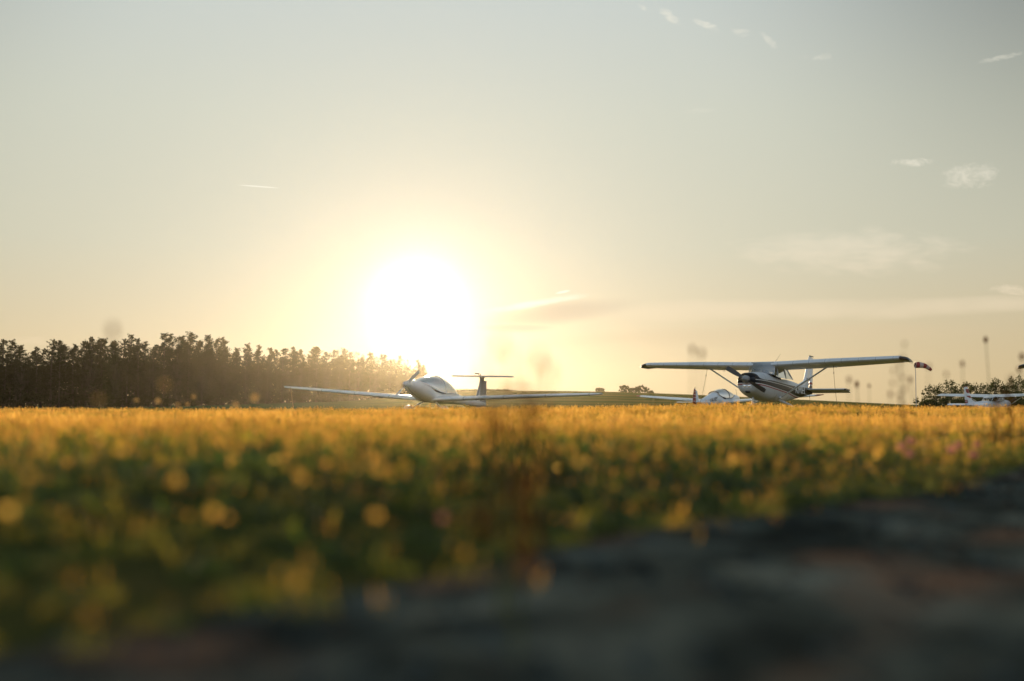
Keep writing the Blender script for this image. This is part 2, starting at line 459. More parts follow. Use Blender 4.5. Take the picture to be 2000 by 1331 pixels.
# ------------------------------------------------------------------ high-wing aeroplane
def wing_z(ax): return 2.06 + max(0, ax - .5) * .030
def high_wing():
    root = empty('high_wing_airplane')
    secs = [(-1.62, .26, 1.60, 1.02, 2.3), (-1.56, .38, 1.645, .93, 2.5), (-1.35, .44, 1.68, .84, 2.6), (-.9, .49, 1.715, .74, 2.7), (-.35, .53, 1.745, .67, 2.8), (.2, .55, 1.66, .64, 3.0),
            (.9, .55, 1.62, .63, 3.0), (1.6, .53, 1.60, .65, 2.9), (2.3, .46, 1.62, .70, 2.6), (3.2, .34, 1.60, .80, 2.4), (4.4, .22, 1.52, .95, 2.3), (5.6, .11, 1.46, 1.10, 2.2), (6.25, .045, 1.40, 1.18, 2)]
    mb = MB(); mb.loft([oval(*s_) for s_ in interp_sections(secs, .14)])
    mb.make('fuselage', liv_black, root, sharp=60)
    body = root
    # nose details: intakes, chin inlet, twin landing lights
    for s_ in (-1, 1):
        MB().ball((s_ * .235, -1.60, 1.40), (.125, .045, .085), 16, 8).make('air_intake', darkm, root)
    MB().box((.02, -1.52, .96), (.17, .12, .13), 0, Matrix.Rotation(R(-18), 3, 'X')).make('chin_intake', darkm, root)
    bez = MB(); bez.box((0.02, -1.60, 1.14), (.36, .05, .14)); bz = bez.make('landing_light_bezel', white, root)
    for s_ in (-1, 1):
        MB().ball((.02 + s_ * .085, -1.628, 1.14), (.07, .012, .052), 14, 8).make('landing_light', lampm, bz)
    # propeller
    pr = empty('propeller', (0, -1.70, 1.40)); pr.parent = root
    sp = MB(); sp.loft([[(r_ * math.cos(a), y_, r_ * math.sin(a)) for a in np.linspace(0, 2 * math.pi, 20, endpoint=False)] for y_, r_ in [(.10, .155), (0, .155), (-.08, .145), (-.17, .11), (-.24, .06), (-.27, .01)]])
    sp.make('spinner', mat('spinner_grey', (.22, .22, .22), .25, coat=.6), pr)
    for s_ in (0, math.pi):
        bl = MB(); rings = []
        for q in np.linspace(0, 1, 12):
            r_ = .12 + .78 * q; w = (.055 + .05 * math.sin(min(1, q * 1.6) * math.pi / 1.6)) * (1 if q < .93 else .72); tw = R(55 - 38 * q); th = .018 * (1 - .7 * q)
            ring = []
            for a in np.linspace(0, 2 * math.pi, 10, endpoint=False):
                lx, lt = w * math.cos(a), th * math.sin(a)
                ring.append((r_, -lx * math.sin(tw) + lt * math.cos(tw) - .02, lx * math.cos(tw) + lt * math.sin(tw)))
            rings.append(ring)
        bl.loft(rings); o = bl.make('blade', [mat('blade_grey', (.05, .045, .04), .45)], pr)
        o.rotation_euler = (0, R(-149) + s_, 0)
    # nose gear
    ng = MB(); ng.tube([(0, -.95, .80), (0, -1.02, .42)], .035, 8); ng.tube([(-.09, -1.03, .42), (.09, -1.03, .42)], .025, 6)
    for s_ in (-1, 1): ng.tube([(s_ * .09, -1.03, .42), (s_ * .09, -1.08, .16)], .02, 6)
    ng.tube([(0, -.98, .62), (.10, -.86, .5), (0, -1.0, .42)], .014, 5)
    g_ = ng.make('nose_gear', metalm, root)
    ty = MB(); ty.loft([[(xx, -1.08 + r_ * math.cos(a), .17 + r_ * math.sin(a)) for a in np.linspace(0, 2 * math.pi, 22, endpoint=False)] for xx, r_ in [(-.06, .11), (-.055, .155), (0, .17), (.055, .155), (.06, .11)]])
    ty.make('tyre', rubber, g_)
    # main gear with wheel fairings
    for s_ in (-1, 1):
        lg = MB(); lg.tube([(s_ * .35, .85, .72), (s_ * .8, .95, .52), (s_ * 1.2, 1.02, .24)], [.045, .035, .028], 8)
        lo = lg.make('main_gear_leg', white, root)
        wf = MB(); wf.loft([oval(y_, hw, zt, zb, 2.3, 18, s_ * 1.27) for y_, hw, zt, zb in [(.60, .03, .30, .22), (.66, .09, .38, .14), (.8, .125, .45, .09), (1.0, .13, .47, .07), (1.25, .10, .42, .10), (1.5, .05, .34, .18), (1.66, .015, .29, .24)]])
        wo_ = wf.make('wheel_fairing', white, root)
        st = MB(); st.loft([[(s_ * 1.27 + p * .075, y_ - .004, z_) for p in (-1, 1)] + [(s_ * 1.27 + p * .075, y_ + .02, z_) for p in (1, -1)] for y_, z_ in [(.635, .16), (.63, .33), (.72, .425), (.80, .458)]])
        st.make('fairing_stripe', black, wo_)
        tz = MB(); tz.loft([[(s_ * 1.27 + dx, 1.0 + r_ * math.cos(a), .19 + r_ * math.sin(a)) for a in np.linspace(0, 2 * math.pi, 22, endpoint=False)] for dx, r_ in [(-.07, .12), (-.06, .175), (0, .19), (.06, .175), (.07, .12)]])
        tz.make('tyre', rubber, wo_)
    # wings
    for s_ in (-1, 1):
        rings = []
        for ax in (0.42, 1.0, 1.8, 2.55, 3.4, 4.3, 5.05, 5.18):
            ch = 1.63 if ax < 2.6 else 1.63 - (ax - 2.6) / 2.6 * .50
            le = 0 if ax < 2.6 else (ax - 2.6) / 2.6 * .16
            rings.append(foil(s_ * ax, le, wing_z(ax), ch, .19 if ax < 2.6 else .19 - (ax - 2.6) * .02, R(3.4), .74))
        w = MB(); w.loft(rings if s_ > 0 else [r[::-1] for r in rings]); wo_ = w.make('wing', wingm, root)
        tip = []
        for ax, k, dz in ((5.185, 1, 0), (5.3, .97, -.01), (5.42, .86, -.035), (5.5, .62, -.075)):
            tip.append(foil(s_ * ax, .16 + (1 - k) * .4, wing_z(5.18) + dz, 1.13 * k, .115 * k, R(3.4)))
        tp = MB(); tp.loft(tip); tp.make('wing_tip', black, root)
        for nm, a0, a1, th_, dr in (('flap', .50, 2.55, .032, 2.0), ('aileron', 2.58, 5.15, .028, 1.4)):
            fl = MB(); rr = []
            for ax in (a0, (a0 + a1) / 2, a1):
                ch = 1.63 if ax < 2.6 else 1.63 - (ax - 2.6) / 2.6 * .50; le = 0 if ax < 2.6 else (ax - 2.6) / 2.6 * .16
                y0 = le + ch * .745; y1 = le + ch * (1.0); z0 = wing_z(ax) - ch * .745 * math.sin(R(3.4))
                rr.append([(s_ * ax, y0, z0 + .055), (s_ * ax, y1, z0 - .012 * dr), (s_ * ax, y1, z0 - .012 * dr - .01), (s_ * ax, y0, z0 - .022)])
            fl.loft(rr); fl.make(nm, wingm, root)
        stt = MB(); rings = []
        A, B = Vector((s_ * .54, .62, .78)), Vector((s_ * 2.55, .62, 2.06))
        for q in (0, .5, 1):
            p = A.lerp(B, q); up = Vector((-(B - A).z * s_, 0, abs((B - A).x))).normalized()
            rings.append([p + Vector((0, .075 * math.cos(a), 0)) + up * .028 * math.sin(a) for a in np.linspace(0, 2 * math.pi, 10, endpoint=False)])
        stt.loft(rings); so = stt.make('wing_strut', wingm, root)
        MB().ball(B + Vector((-.04 * s_, 0, -.02)), (.12, .14, .05), 10, 6).make('strut_fairing', white, so)
        MB().ball(A, (.06, .11, .06), 10, 6).make('strut_fairing', white, so)
        st2 = MB(); st2.tube([(s_ * .45, 1.0, .70), (s_ * .62, .98, .62)], .03, 6); st2.make('step', metalm, root)
        # tie down ring
        MB().tube([(s_ * 2.62, .7, 2.03), (s_ * 2.62, .72, 1.97), (s_ * 2.62, .7, 1.93)], .01, 5).make('tie_down_ring', darkm, wo_)
    ct = MB(); ct.loft([foil(xx, 0, 2.06, 1.63, .19, R(3.4)) for xx in (-.42, 0, .42)]); ct.make('wing_center_section', wingm, root)
    # cabin roof, pillars, glass
    rf = MB(); rf.loft([oval(y_, hw, zt, zb, 3.0, 20) for y_, hw, zt, zb in [(.25, .44, 2.10, 2.0), (1.0, .46, 2.10, 1.985), (1.7, .44, 2.06, 1.94), (2.2, .36, 1.96, 1.86)]]); rf.make('cabin_roof', white, root)
    for s_ in (-1, 1):
        for nm, A, B, r_ in (('windscreen_pillar', (.525, -.08, 1.66), (.465, .16, 2.14), .018), ('door_pillar', (.545, .34, 1.58), (.46, .42, 2.02), .02), ('door_pillar', (.545, 1.28, 1.56), (.46, 1.22, 2.02), .022), ('rear_pillar', (.45, 2.35, 1.60), (.37, 1.85, 1.99), .022)):
            p = MB(); p.tube([(s_ * A[0], A[1], A[2]), (s_ * (A[0] + B[0]) / 2 + s_ * .02, (A[1] + B[1]) / 2, (A[2] + B[2]) / 2), (s_ * B[0], B[1], B[2])], r_, 6); p.make(nm, white, root)
        for A, B, C_, D in (((.53, -.02, 1.64), (.543, .32, 1.585), (.458, .41, 2.0), (.44, .30, 2.0)), ((.543, .38, 1.585), (.543, 1.24, 1.57), (.458, 1.18, 2.0), (.458, .46, 2.0)), ((.543, 1.32, 1.565), (.455, 2.28, 1.60), (.38, 1.82, 1.97), (.455, 1.26, 2.0))):
            q = MB(); pts = [Vector((s_ * a[0], a[1], a[2])) for a in (A, B, C_, D)]; off = Vector((s_ * .008, 0, 0))
            q.add(pts + [p + off for p in pts], [(0, 1, 2, 3), (7, 6, 5, 4), (0, 4, 5, 1), (1, 5, 6, 2), (2, 6, 7, 3), (3, 7, 4, 0)]); q.make('side_window', glass, root, smooth=False)
    ws = MB(); rr = []
    for q in np.linspace(0, 1, 6):
        ring = []
        for a in np.linspace(-1, 1, 13):
            hw = .53 + (.47 - .53) * q; bulge = (1 - a * a) * (.30 - .20 * q)
            ring.append((a * hw, -.10 + .22 * q - bulge, 1.66 + (2.19 - 1.66) * q + (1 - a * a) * .05 * (1 - q)))
        rr.append(ring)
    ws.loft(rr, closed=False); ws.make('windscreen', glass_ws, root)
    rw = MB(); rw.loft([[(a * hw, y_, z_ + (1 - a * a) * .05) for a in np.linspace(-1, 1, 7)] for hw, y_, z_ in ((.36, 2.0, 1.93), (.40, 2.35, 1.63))], closed=False); rw.make('rear_window', glass, root)
    for s_ in (-.24, .24):
        se = MB(); se.loft([oval(y_, .2, zt, 1.2, 3, 14, s_) for y_, zt in [(.80, 1.70), (.86, 1.80), (.96, 1.80), (1.0, 1.7)]]); so = se.make('seat', seatm, root)
        MB().ball((s_, .90, 1.87), (.11, .05, .07), 10, 6).make('headrest', seatm, so)
    dash = MB(); dash.loft([oval(y_, .42, zt, 1.5, 3, 14) for y_, zt in [(-.1, 1.66), (.1, 1.75), (.2, 1.74), (.24, 1.6)]]); dash.make('instrument_panel', darkm, root)
    for s_ in (-.3, .12):
        yk = MB(); yk.tube([(s_ + .1, .28, 1.62), (s_ + .13, .28, 1.72)], .012, 5); yk.tube([(s_ + .1 - .02, .24, 1.62), (s_ + .25, .28, 1.64)], .012, 5); yk.make('yoke', darkm, root)
    # tail
    fn = MB(); fn.loft([vfoil(*p) for p in [(1.36, 4.35, 1.35, .03), (1.50, 4.55, 1.22, .05), (1.60, 4.95, .87, .06), (1.8, 5.18, .74, .055), (2.2, 5.44, .60, .045), (2.70, 5.76, .48, .035), (2.84, 5.88, .38, .025)]]); fo = fn.make('fin', white, root)
    rd = MB(); rd.loft([vfoil(*p) for p in [(1.20, 5.86, .42, .035), (1.8, 5.95, .42, .032), (2.5, 6.13, .34, .025), (2.80, 6.24, .28, .02)]]); ro = rd.make('rudder', white, root)
    bal = MB(); bal.loft([vfoil(*p) for p in [(2.85, 5.88, .66, .028), (2.90, 5.92, .60, .02)]]); bal.make('fin_cap', black, fo)
    cols = [((1.60, 1.70), red), ((1.36, 1.56), black)]
    for (z0, z1), m_ in cols:
        bb = MB(); bb.loft([vfoil(z_, 5.86 + (z_ - 1.2) * .15 - .002, .425, .037) for z_ in (z0, z1)]); bb.make('rudder_band', m_, ro)
    for s_ in (-1, 1):
        hs = MB(); hs.loft([foil(s_ * ax, le, 1.34, ch, .065, R(3), .72) for ax, le, ch in [(.03, 5.15, 1.15), (1.6, 5.40, .82), (1.70, 5.44, .75)]]); hs.make('stabilizer', mat('tail_paint', (.5, .5, .5), .4), root)
        ev = MB(); ev.loft([[(s_ * ax, y0, 1.335), (s_ * ax, y1, 1.235), (s_ * ax, y1, 1.225), (s_ * ax, y0, 1.285)] for ax, y0, y1 in [(.06, 5.86, 6.30), (1.70, 5.99, 6.28)]]); eo = ev.make('elevator', mat('tail_paint', (.5, .5, .5), .4), root)
        eb = MB(); eb.box((s_ * 1.71, 5.72, 1.335), (.07, .62, .06)); eb.make('elevator_horn', black, eo)
    fill = MB(); fill.tube([(.40 * .2, 4.25, 1.52), (0, 5.1, 1.66)], [.02, .05], 6); fill.make('dorsal_fillet', white, root)
    # aerials
    an = MB(); an.tube([(.12, 1.1, 2.2), (.24, 1.55, 2.62)], [.008, .004], 5); an.make('whip_antenna', darkm, root)
    an = MB(); an.tube([(0, 6.05, 2.50), (-.5, 6.35, 2.56), (-.62, 6.4, 2.54)], .005, 4); an.tube([(0, 6.05, 2.50), (.5, 6.35, 2.56)], .005, 4); an.make('nav_antenna', darkm, root)
    ms = MB(); ms.tube([(-1.6, .1, 1.98), (-1.6, .15, 1.85), (-1.6, -.05, 1.85)], .01, 5); ms.make('pitot_tube', metalm, root)
    M = Matrix.Translation((.392, 3.0, 1.20)) @ Matrix(((0, 0, 1, 0), (1, 0, 0, 0), (0, 1, 0, 0), (0, 0, 0, 1))) @ Matrix.Rotation(R(-8), 4, 'Y') @ Matrix.Scale(1.0, 4)
    text_mesh('OE-KMH', .40, mat('letter_white', (.75, .75, .73), .5), root, M)
    M = Matrix.Translation((.066, 5.62, 1.80)) @ Matrix(((0, 0, 1, 0), (1, 0, 0, 0), (0, 1, 0, 0), (0, 0, 0, 1)))
    text_mesh('OE-KMH', .14, black, root, M)
    return root
GZ = lambda xx, yy: float(ground(xx, yy))
ces = high_wing()
tag(ces, 'black and white striped high-wing airplane with propeller, tied down facing the camera', 'airplane', 'high-wing airplanes')
CX, CY, CP = 9.86, 39.4, -.60
ces.location = (CX, CY, GZ(CX, CY)); ces.rotation_euler = (R(-2.1), R(-.1), CP)
index_kids()
c2 = copy_tree(ces)
tag(c2, 'high-wing airplane at the right picture edge, only its dark wing tip showing', 'airplane', 'high-wing airplanes')
c2.location = (26.9, 41.0, GZ(26.9, 41.0)); c2.rotation_euler = (0, 0, -.6)
c4 = copy_tree(ces)
tag(c4, 'distant white high-wing airplane with red bands on its fin, parked facing away before trees', 'airplane', 'high-wing airplanes')
c4.location = (44.9, 92.0, GZ(44.9, 92.0) - .08); c4.rotation_euler = (0, 0, math.pi - R(51))
bpy.context.view_layer.update()
for o in [o for o in bpy.data.objects if o.parent == c4 or (o.parent and o.parent.parent == c4)]:
    base_n = o.name.split('.')[0]
    if o.type == 'MESH' and o.data.materials and o.data.materials[0]:
        sw = {'white_black_red_livery': liv_white, 'black_paint': white, 'tail_paint': white, 'letter_white': white, 'wing_paint': white}.get(o.data.materials[0].name)
        if base_n in ('fin_cap', 'rudder_band'): sw = red
        if sw:
            o.material_slots[0].link = 'OBJECT'; o.material_slots[0].material = sw
for z0, z1, y0, ch in ((2.30, 2.655, 5.53, .54), (1.86, 2.06, 5.20, .68)):
    bb = MB(); bb.loft([vfoil(z_, 5.18 + (z_ - 1.8) * .66 - .006, ch, .056) for z_ in (z0, z1)]); bb.make('fin_band', red, c4)

# ------------------------------------------------------------------ low-wing motor glider with T-tail
def glider_t():
    root = empty('motor_glider')
    secs = [(-1.18, .13, 1.44, 1.20, 2.1), (-1.08, .28, 1.49, 1.08, 2.3), (-.7, .40, 1.50, .88, 2.4), (-.2, .50, 1.42, .70, 2.5), (.3, .56, 1.12, .58, 2.6), (1.0, .56, 1.02, .52, 2.6), (1.7, .48, 1.02, .50, 2.5),
            (2.3, .34, 1.05, .50, 2.3), (3.2, .20, .86, .46, 2.2), (4.3, .13, .70, .40, 2.1), (5.5, .07, .58, .36, 2)]
    MB().loft([oval(*s_) for s_ in interp_sections(secs, .15)]).make('fuselage', dimwhite, root, sharp=60)
    cn = MB(); rr = []
    for y_, hw, z0, zt in [(-.55, .36, 1.40, 1.46), (-.25, .45, 1.30, 1.57), (.1, .52, 1.15, 1.66), (.55, .55, 1.03, 1.71), (1.0, .55, .98, 1.70), (1.45, .51, .97, 1.60), (1.85, .44, .99, 1.44), (2.15, .37, 1.0, 1.25), (2.38, .31, 1.0, 1.06)]:
        rr.append([(hw * math.cos(a) * (1.03 if 0 < a < math.pi else 1), y_, z0 + (zt - z0) * math.sin(a) ** .85) for a in np.linspace(0.001, math.pi - .001, 17)])
    cn.loft(rr, closed=False); cno = cn.make('canopy', glass_can, root, sharp=80)
    fr = MB(); fr.tube([(p[0] * 1.01, p[1], p[2] + .01) for p in rr[4]], .018, 5); fr.tube([(r[0][0], r[0][1], r[0][2]) for r in rr], .02, 5); fr.tube([(r[-1][0], r[-1][1], r[-1][2]) for r in rr], .02, 5); fr.make('canopy_frame', dimwhite, cno)
    for s_ in (-.25, .25):
        se = MB(); se.loft([oval(y_, .2, zt, .8, 3, 14, s_) for y_, zt in [(.8, 1.15), (1.0, 1.30), (1.15, 1.34), (1.2, 1.2)]]); se.make('seat', mat('tan_seat', (.3, .2, .12), .8), root)
    MB().loft([oval(y_, .36, zt, 1.0, 3, 14) for y_, zt in [(-.3, 1.3), (-.05, 1.38), (.05, 1.36), (.1, 1.1)]]).make('instrument_panel', darkm, root)
    for s_ in (-1, 1): MB().ball((s_ * .2, -1.06, 1.30), (.07, .05, .04), 12, 6).make('air_intake', darkm, root)
    pr = empty('propeller', (0, -1.22, 1.32)); pr.parent = root
    MB().loft([[(r_ * math.cos(a), y_, r_ * math.sin(a)) for a in np.linspace(0, 2 * math.pi, 20, endpoint=False)] for y_, r_ in [(.05, .15), (0, .15), (-.1, .14), (-.2, .11), (-.28, .06), (-.31, .01)]]).make('spinner', dimwhite, pr)
    for s_ in (0, math.pi):
        rings = []
        for q in np.linspace(0, 1, 10):
            r_ = .1 + .72 * q; w = .035 + .035 * math.sin(min(1, q * 1.5) * math.pi / 1.6); tw = R(50 - 32 * q); th = .018 * (1 - .7 * q)
            rings.append([(r_, -w * math.cos(a) * math.sin(tw) + th * math.sin(a) * math.cos(tw) - .04, w * math.cos(a) * math.cos(tw) + th * math.sin(a) * math.sin(tw)) for a in np.linspace(0, 2 * math.pi, 10, endpoint=False)])
        o = MB().loft(rings).make('blade', dimwhite, pr); o.rotation_euler = (0, R(137) + s_, 0)
    for s_ in (-1, 1):
        rings = []
        for ax, ch in ((.35, 1.35), (.9, 1.22), (2.5, 1.1), (4.5, .98), (6.5, .78), (7.7, .60), (7.95, .48)):
            rings.append(foil(s_ * ax, .12 + (1.22 - ch) * .3, .66 + ax * .052, ch, .12 * ch, R(2.5), .8))
        MB().loft(rings).make('wing', dimwhite, root)
        for nm, a0, a1 in (('airbrake_flap', 1.0, 3.6), ('aileron', 3.7, 7.6)):
            rr2 = []
            for ax in (a0, a1):
                ch = np.interp(ax, (.35, .9, 2.5, 4.5, 6.5, 7.7), (1.35, 1.22, 1.1, .98, .78, .60)); y0 = .12 + (1.22 - ch) * .3 + ch * .805; y1 = y0 + ch * .19; z_ = .66 + ax * .052 - ch * .8 * math.sin(R(2.5))
                rr2.append([(s_ * ax, y0, z_ + .035), (s_ * ax, y1, z_), (s_ * ax, y1, z_ - .008), (s_ * ax, y0, z_ - .012)])
            MB().loft(rr2).make(nm, dimwhite, root)
        MB().loft([foil(s_ * 7.955, .35, .66 + 7.95 * .052, .48, .06, R(2.5)), foil(s_ * 8.06, .42, .69 + 8 * .052, .34, .035, R(2.5))]).make('wing_tip', dimwhite, root)
        MB().tube([(s_ * .3, .55, .60), (s_ * .62, .42, .40), (s_ * .88, .35, .22)], [.05, .035, .025], 8).make('main_gear_leg', dimwhite, root)
        wf = MB().loft([oval(y_, hw, zt, zb, 2.3, 16, s_ * .92) for y_, hw, zt, zb in [(.0, .02, .30, .22), (.06, .08, .38, .12), (.22, .11, .43, .07), (.42, .11, .42, .07), (.65, .07, .34, .12), (.85, .02, .27, .2)]]).make('wheel_fairing', dimwhite, root)
        MB().loft([[(s_ * .92 + dx, .34 + r_ * math.cos(a), .16 + r_ * math.sin(a)) for a in np.linspace(0, 2 * math.pi, 18, endpoint=False)] for dx, r_ in [(-.05, .1), (-.04, .15), (0, .16), (.04, .15), (.05, .1)]]).make('tyre', rubber, wf)
    MB().loft([vfoil(*p) for p in [(.32, 4.65, .5, .03), (.55, 4.5, .68, .06), (.9, 4.66, .55, .05), (1.4, 4.88, .42, .04), (1.70, 4.98, .40, .035), (1.78, 4.9, .5, .05)]]).make('fin', dimwhite, root)
    MB().loft([vfoil(*p) for p in [(.22, 5.17, .40, .03), (.8, 5.22, .40, .03), (1.4, 5.31, .3, .025), (1.60, 5.36, .26, .02)]]).make('rudder', dimwhite, root)
    for s_ in (-1, 1):
        MB().loft([foil(s_ * ax, le, 1.80, ch, .055, R(2), .7) for ax, le, ch in [(0, 4.82, .72), (.9, 4.90, .6), (1.55, 5.0, .42), (1.63, 5.06, .34)]]).make('stabilizer', dimwhite, root)
        MB().loft([[(s_ * ax, y0, 1.812), (s_ * ax, y1, 1.795), (s_ * ax, y1, 1.79), (s_ * ax, y0, 1.79)] for ax, y0, y1 in [(.02, 5.33, 5.56), (1.6, 5.30, 5.42)]]).make('elevator', dimwhite, root)
    MB().tube([(0, 5.0, 1.83), (0, 5.0, 1.93)], .022, 6).make('tail_beacon', darkm, root)
    MB().box((-.24, 5.1, 1.93), (.24, .03, .05)).make('tail_antenna', darkm, root)
    MB().tube([(-.02, 5.02, 1.85), (-.24, 5.1, 1.92)], .008, 5).make('antenna_stay', darkm, root)
    MB().tube([(0, 5.3, .42), (0, 5.42, .12)], .02, 6).make('tailwheel_strut', metalm, root)
    MB().loft([[(dx, 5.42 + r_ * math.cos(a), .09 + r_ * math.sin(a)) for a in np.linspace(0, 2 * math.pi, 14, endpoint=False)] for dx, r_ in [(-.03, .06), (0, .09), (.03, .06)]]).make('tailwheel', rubber, root)
    return root
gl = glider_t()
tag(gl, 'white low-wing motor glider with bubble canopy and T-tail, parked below the sun', 'motor glider')
GX, GY, GP = -3.86, 42.96, -.482
gl.location = (GX, GY, GZ(GX, GY) + .05); gl.rotation_euler = (0, R(1.45), GP)

# ------------------------------------------------------------------ second low-wing aircraft, seen from behind
def falke():
    root = empty('touring_motor_glider')
    secs = [(-1.85, .15, 1.05, .82, 2.1), (-1.7, .30, 1.16, .66, 2.3), (-1.2, .42, 1.26, .52, 2.5), (-.5, .52, 1.27, .42, 2.6), (.2, .56, 1.02, .38, 2.7), (1.2, .55, 1.0, .36, 2.7), (1.75, .47, 1.36, .37, 2.5), (1.9, .45, 1.42, .38, 2.4),
            (2.6, .36, 1.22, .41, 2.3), (3.6, .22, .94, .44, 2.2), (4.6, .09, .68, .46, 2)]
    MB().loft([oval(*s_) for s_ in interp_sections(secs, .15)]).make('fuselage', white, root, sharp=60)
    rr = []
    for y_, hw, z0, zt in [(-.65, .34, 1.20, 1.26), (-.35, .46, 1.12, 1.42), (0, .53, 1.0, 1.55), (.5, .55, .97, 1.64), (1.0, .55, .97, 1.65), (1.5, .50, 1.05, 1.58), (1.95, .43, 1.2, 1.46)]:
        rr.append([(hw * math.cos(a) * 1.01, y_, z0 + (zt - z0) * math.sin(a) ** .85) for a in np.linspace(0.001, math.pi - .001, 17)])
    cn = MB().loft(rr, closed=False).make('canopy', glass_can, root, sharp=80)
    fr = MB()
    for k in (3, 6): fr.tube([(p[0] * 1.01, p[1], p[2] + .01) for p in rr[k]], .022, 5)
    fr.tube([r[0] for r in rr], .02, 5); fr.tube([r[-1] for r in rr], .02, 5); fr.make('canopy_frame', darkm, cn)
    for s_ in (-.25, .25):
        MB().loft([oval(y_, .2, zt, .8, 3, 14, s_) for y_, zt in [(.9, 1.2), (1.05, 1.36), (1.2, 1.38), (1.25, 1.2)]]).make('seat', seatm, root)
    pr = empty('propeller', (0, -1.9, .94)); pr.parent = root
    MB().loft([[(r_ * math.cos(a), y_, r_ * math.sin(a)) for a in np.linspace(0, 2 * math.pi, 16, endpoint=False)] for y_, r_ in [(.05, .14), (-.1, .12), (-.22, .05), (-.25, .01)]]).make('spinner', white, pr)
    for s_ in (0, math.pi):
        o = MB().loft([[(.1 + .65 * q, .05 * math.cos(a), .012 * math.sin(a)) for a in np.linspace(0, 2 * math.pi, 8, endpoint=False)] for q in (0, .5, 1)]).make('blade', darkm, pr); o.rotation_euler = (R(30), R(100) + s_, 0)
    for s_ in (-1, 1):
        rings = []
        for ax, ch in ((.3, 1.75), (.9, 1.6), (3, 1.35), (5.5, 1.02), (7.2, .78)):
            rings.append(foil(s_ * ax, -.1 + (1.6 - ch) * .1, .62 + ax * .072, ch, .12 * ch, R(1), .8))
        MB().loft(rings).make('wing', white, root)
        rr2 = []
        for ax, ch in ((3.2, 1.32), (7.1, .79)):
            y0 = -.1 + (1.6 - ch) * .1 + ch * .805; rr2.append([(s_ * ax, y0, .62 + ax * .072 + .02), (s_ * ax, y0 + ch * .19, .61 + ax * .072), (s_ * ax, y0 + ch * .19, .60 + ax * .072), (s_ * ax, y0, .60 + ax * .072)])
        MB().loft(rr2).make('aileron', white, root)
        MB().loft([foil(s_ * 7.205, -.02, .62 + 7.2 * .072, .78, .08, R(1)), foil(s_ * 7.6, .08, .64 + 7.6 * .072, .5, .04, R(1))]).make('wing_tip', redf, root)
        MB().loft([foil(s_ * ax, le, .66, ch, .04, 0, .95) for ax, le, ch in [(.04, 4.05, .95), (1.3, 4.2, .78), (1.52, 4.34, .58)]]).make('stabilizer', white, root)
    MB().loft([vfoil(*p) for p in [(.5, 4.1, .55, .05), (.9, 4.28, .38, .04), (1.5, 4.5, .18, .03)]]).make('fin', white, root)
    ru = MB().loft([vfoil(*p) for p in [(.26, 4.62, .42, .035), (.6, 4.665, .50, .035), (1.2, 4.69, .38, .03), (1.62, 4.70, .24, .022)]]).make('rudder', redf, root)
    for z_ in (.42, .72, .98, 1.2, 1.4, 1.55):
        ch = np.interp(z_, (.26, .6, 1.2, 1.62), (.42, .50, .38, .24))
        MB().loft([vfoil(q, 4.655, ch, .042) for q in (z_, z_ + .03)]).make('rudder_stripe', white, ru)
    MB().tube([(0, 4.8, 1.6), (0, 4.8, 1.72)], .02, 5).make('tail_beacon', darkm, root)
    MB().tube([(0, 4.75, 1.6), (.25, 4.3, 1.66)], .008, 4).make('antenna', darkm, root)
    ml = MB().tube([(0, .5, .40), (0, .5, .22)], .05, 8).make('main_gear_leg', metalm, root)
    MB().loft([[(dx, .5 + r_ * math.cos(a), .18 + r_ * math.sin(a)) for a in np.linspace(0, 2 * math.pi, 16, endpoint=False)] for dx, r_ in [(-.06, .1), (0, .18), (.06, .1)]]).make('tyre', rubber, ml)
    tl = MB().tube([(0, 4.4, .46), (0, 4.5, .12)], .02, 6).make('tailwheel_strut', metalm, root)
    MB().loft([[(dx, 4.5 + r_ * math.cos(a), .08 + r_ * math.sin(a)) for a in np.linspace(0, 2 * math.pi, 12, endpoint=False)] for dx, r_ in [(-.03, .05), (0, .08), (.03, .05)]]).make('tyre', rubber, tl)
    # viewer sees the starboard side: letters read aft to nose
    M = Matrix.Translation((-.405, 2.6, .86)) @ Matrix(((0, 0, -1, 0), (-1, 0, 0, 0), (0, 1, 0, 0), (0, 0, 0, 1))) @ Matrix.Rotation(R(9), 4, 'Z')
    text_mesh('OE-9295', .36, black, root, M)
    return root
fk = falke()
tag(fk, 'small white low-wing motor glider with red white-striped rudder, seen from behind', 'motor glider')
FX, FY = 16.1, 75.0
fk.location = (FX, FY, GZ(FX, FY)); fk.rotation_euler = (0, 0, math.pi - R(39))
bpy.context.view_layer.update()

# ------------------------------------------------------------------ tie-down ropes
def wpt(root, p): return root.matrix_world @ Vector(p)
def rope(A, B, sag, label, r_=.012):
    A, B = Vector(A), Vector(B); o = empty('tie_down_rope', B)
    pts = [A.lerp(B, q) + Vector((sag * math.sin(q * math.pi), 0, 0)) - B for q in np.linspace(0, 1, 10)]
    MB().tube(pts, r_, 5).make('rope_line', ropem, o)
    MB().ball(pts[1], (.018, .018, .035), 8, 6).make('hook', darkm, o)
    MB().tube([(0, 0, .05), (.01, 0, -.12)], .015, 6).make('ground_peg', metalm, o)
    tag(o, label, 'rope', 'aircraft tie-down ropes')
def gp(px, Y): X = (px - 1000) / F * Y; return (X, Y, GZ(X, Y))
rope(wpt(ces, (-2.62, .7, 1.95)), gp(1358, 41.8), .05, 'thin rope from the striped airplane\'s wing strut down behind the red-striped rudder', .007)
rope(wpt(ces, (2.62, .7, 1.95)), gp(1637, 38.4), -.03, 'thin rope from the striped airplane\'s strut down beside its tailplane', .007)
rope(wpt(ces, (0, 5.9, 1.15)), gp(1581, 43.5), .02, 'short rope holding down the tail of the striped airplane', .007)
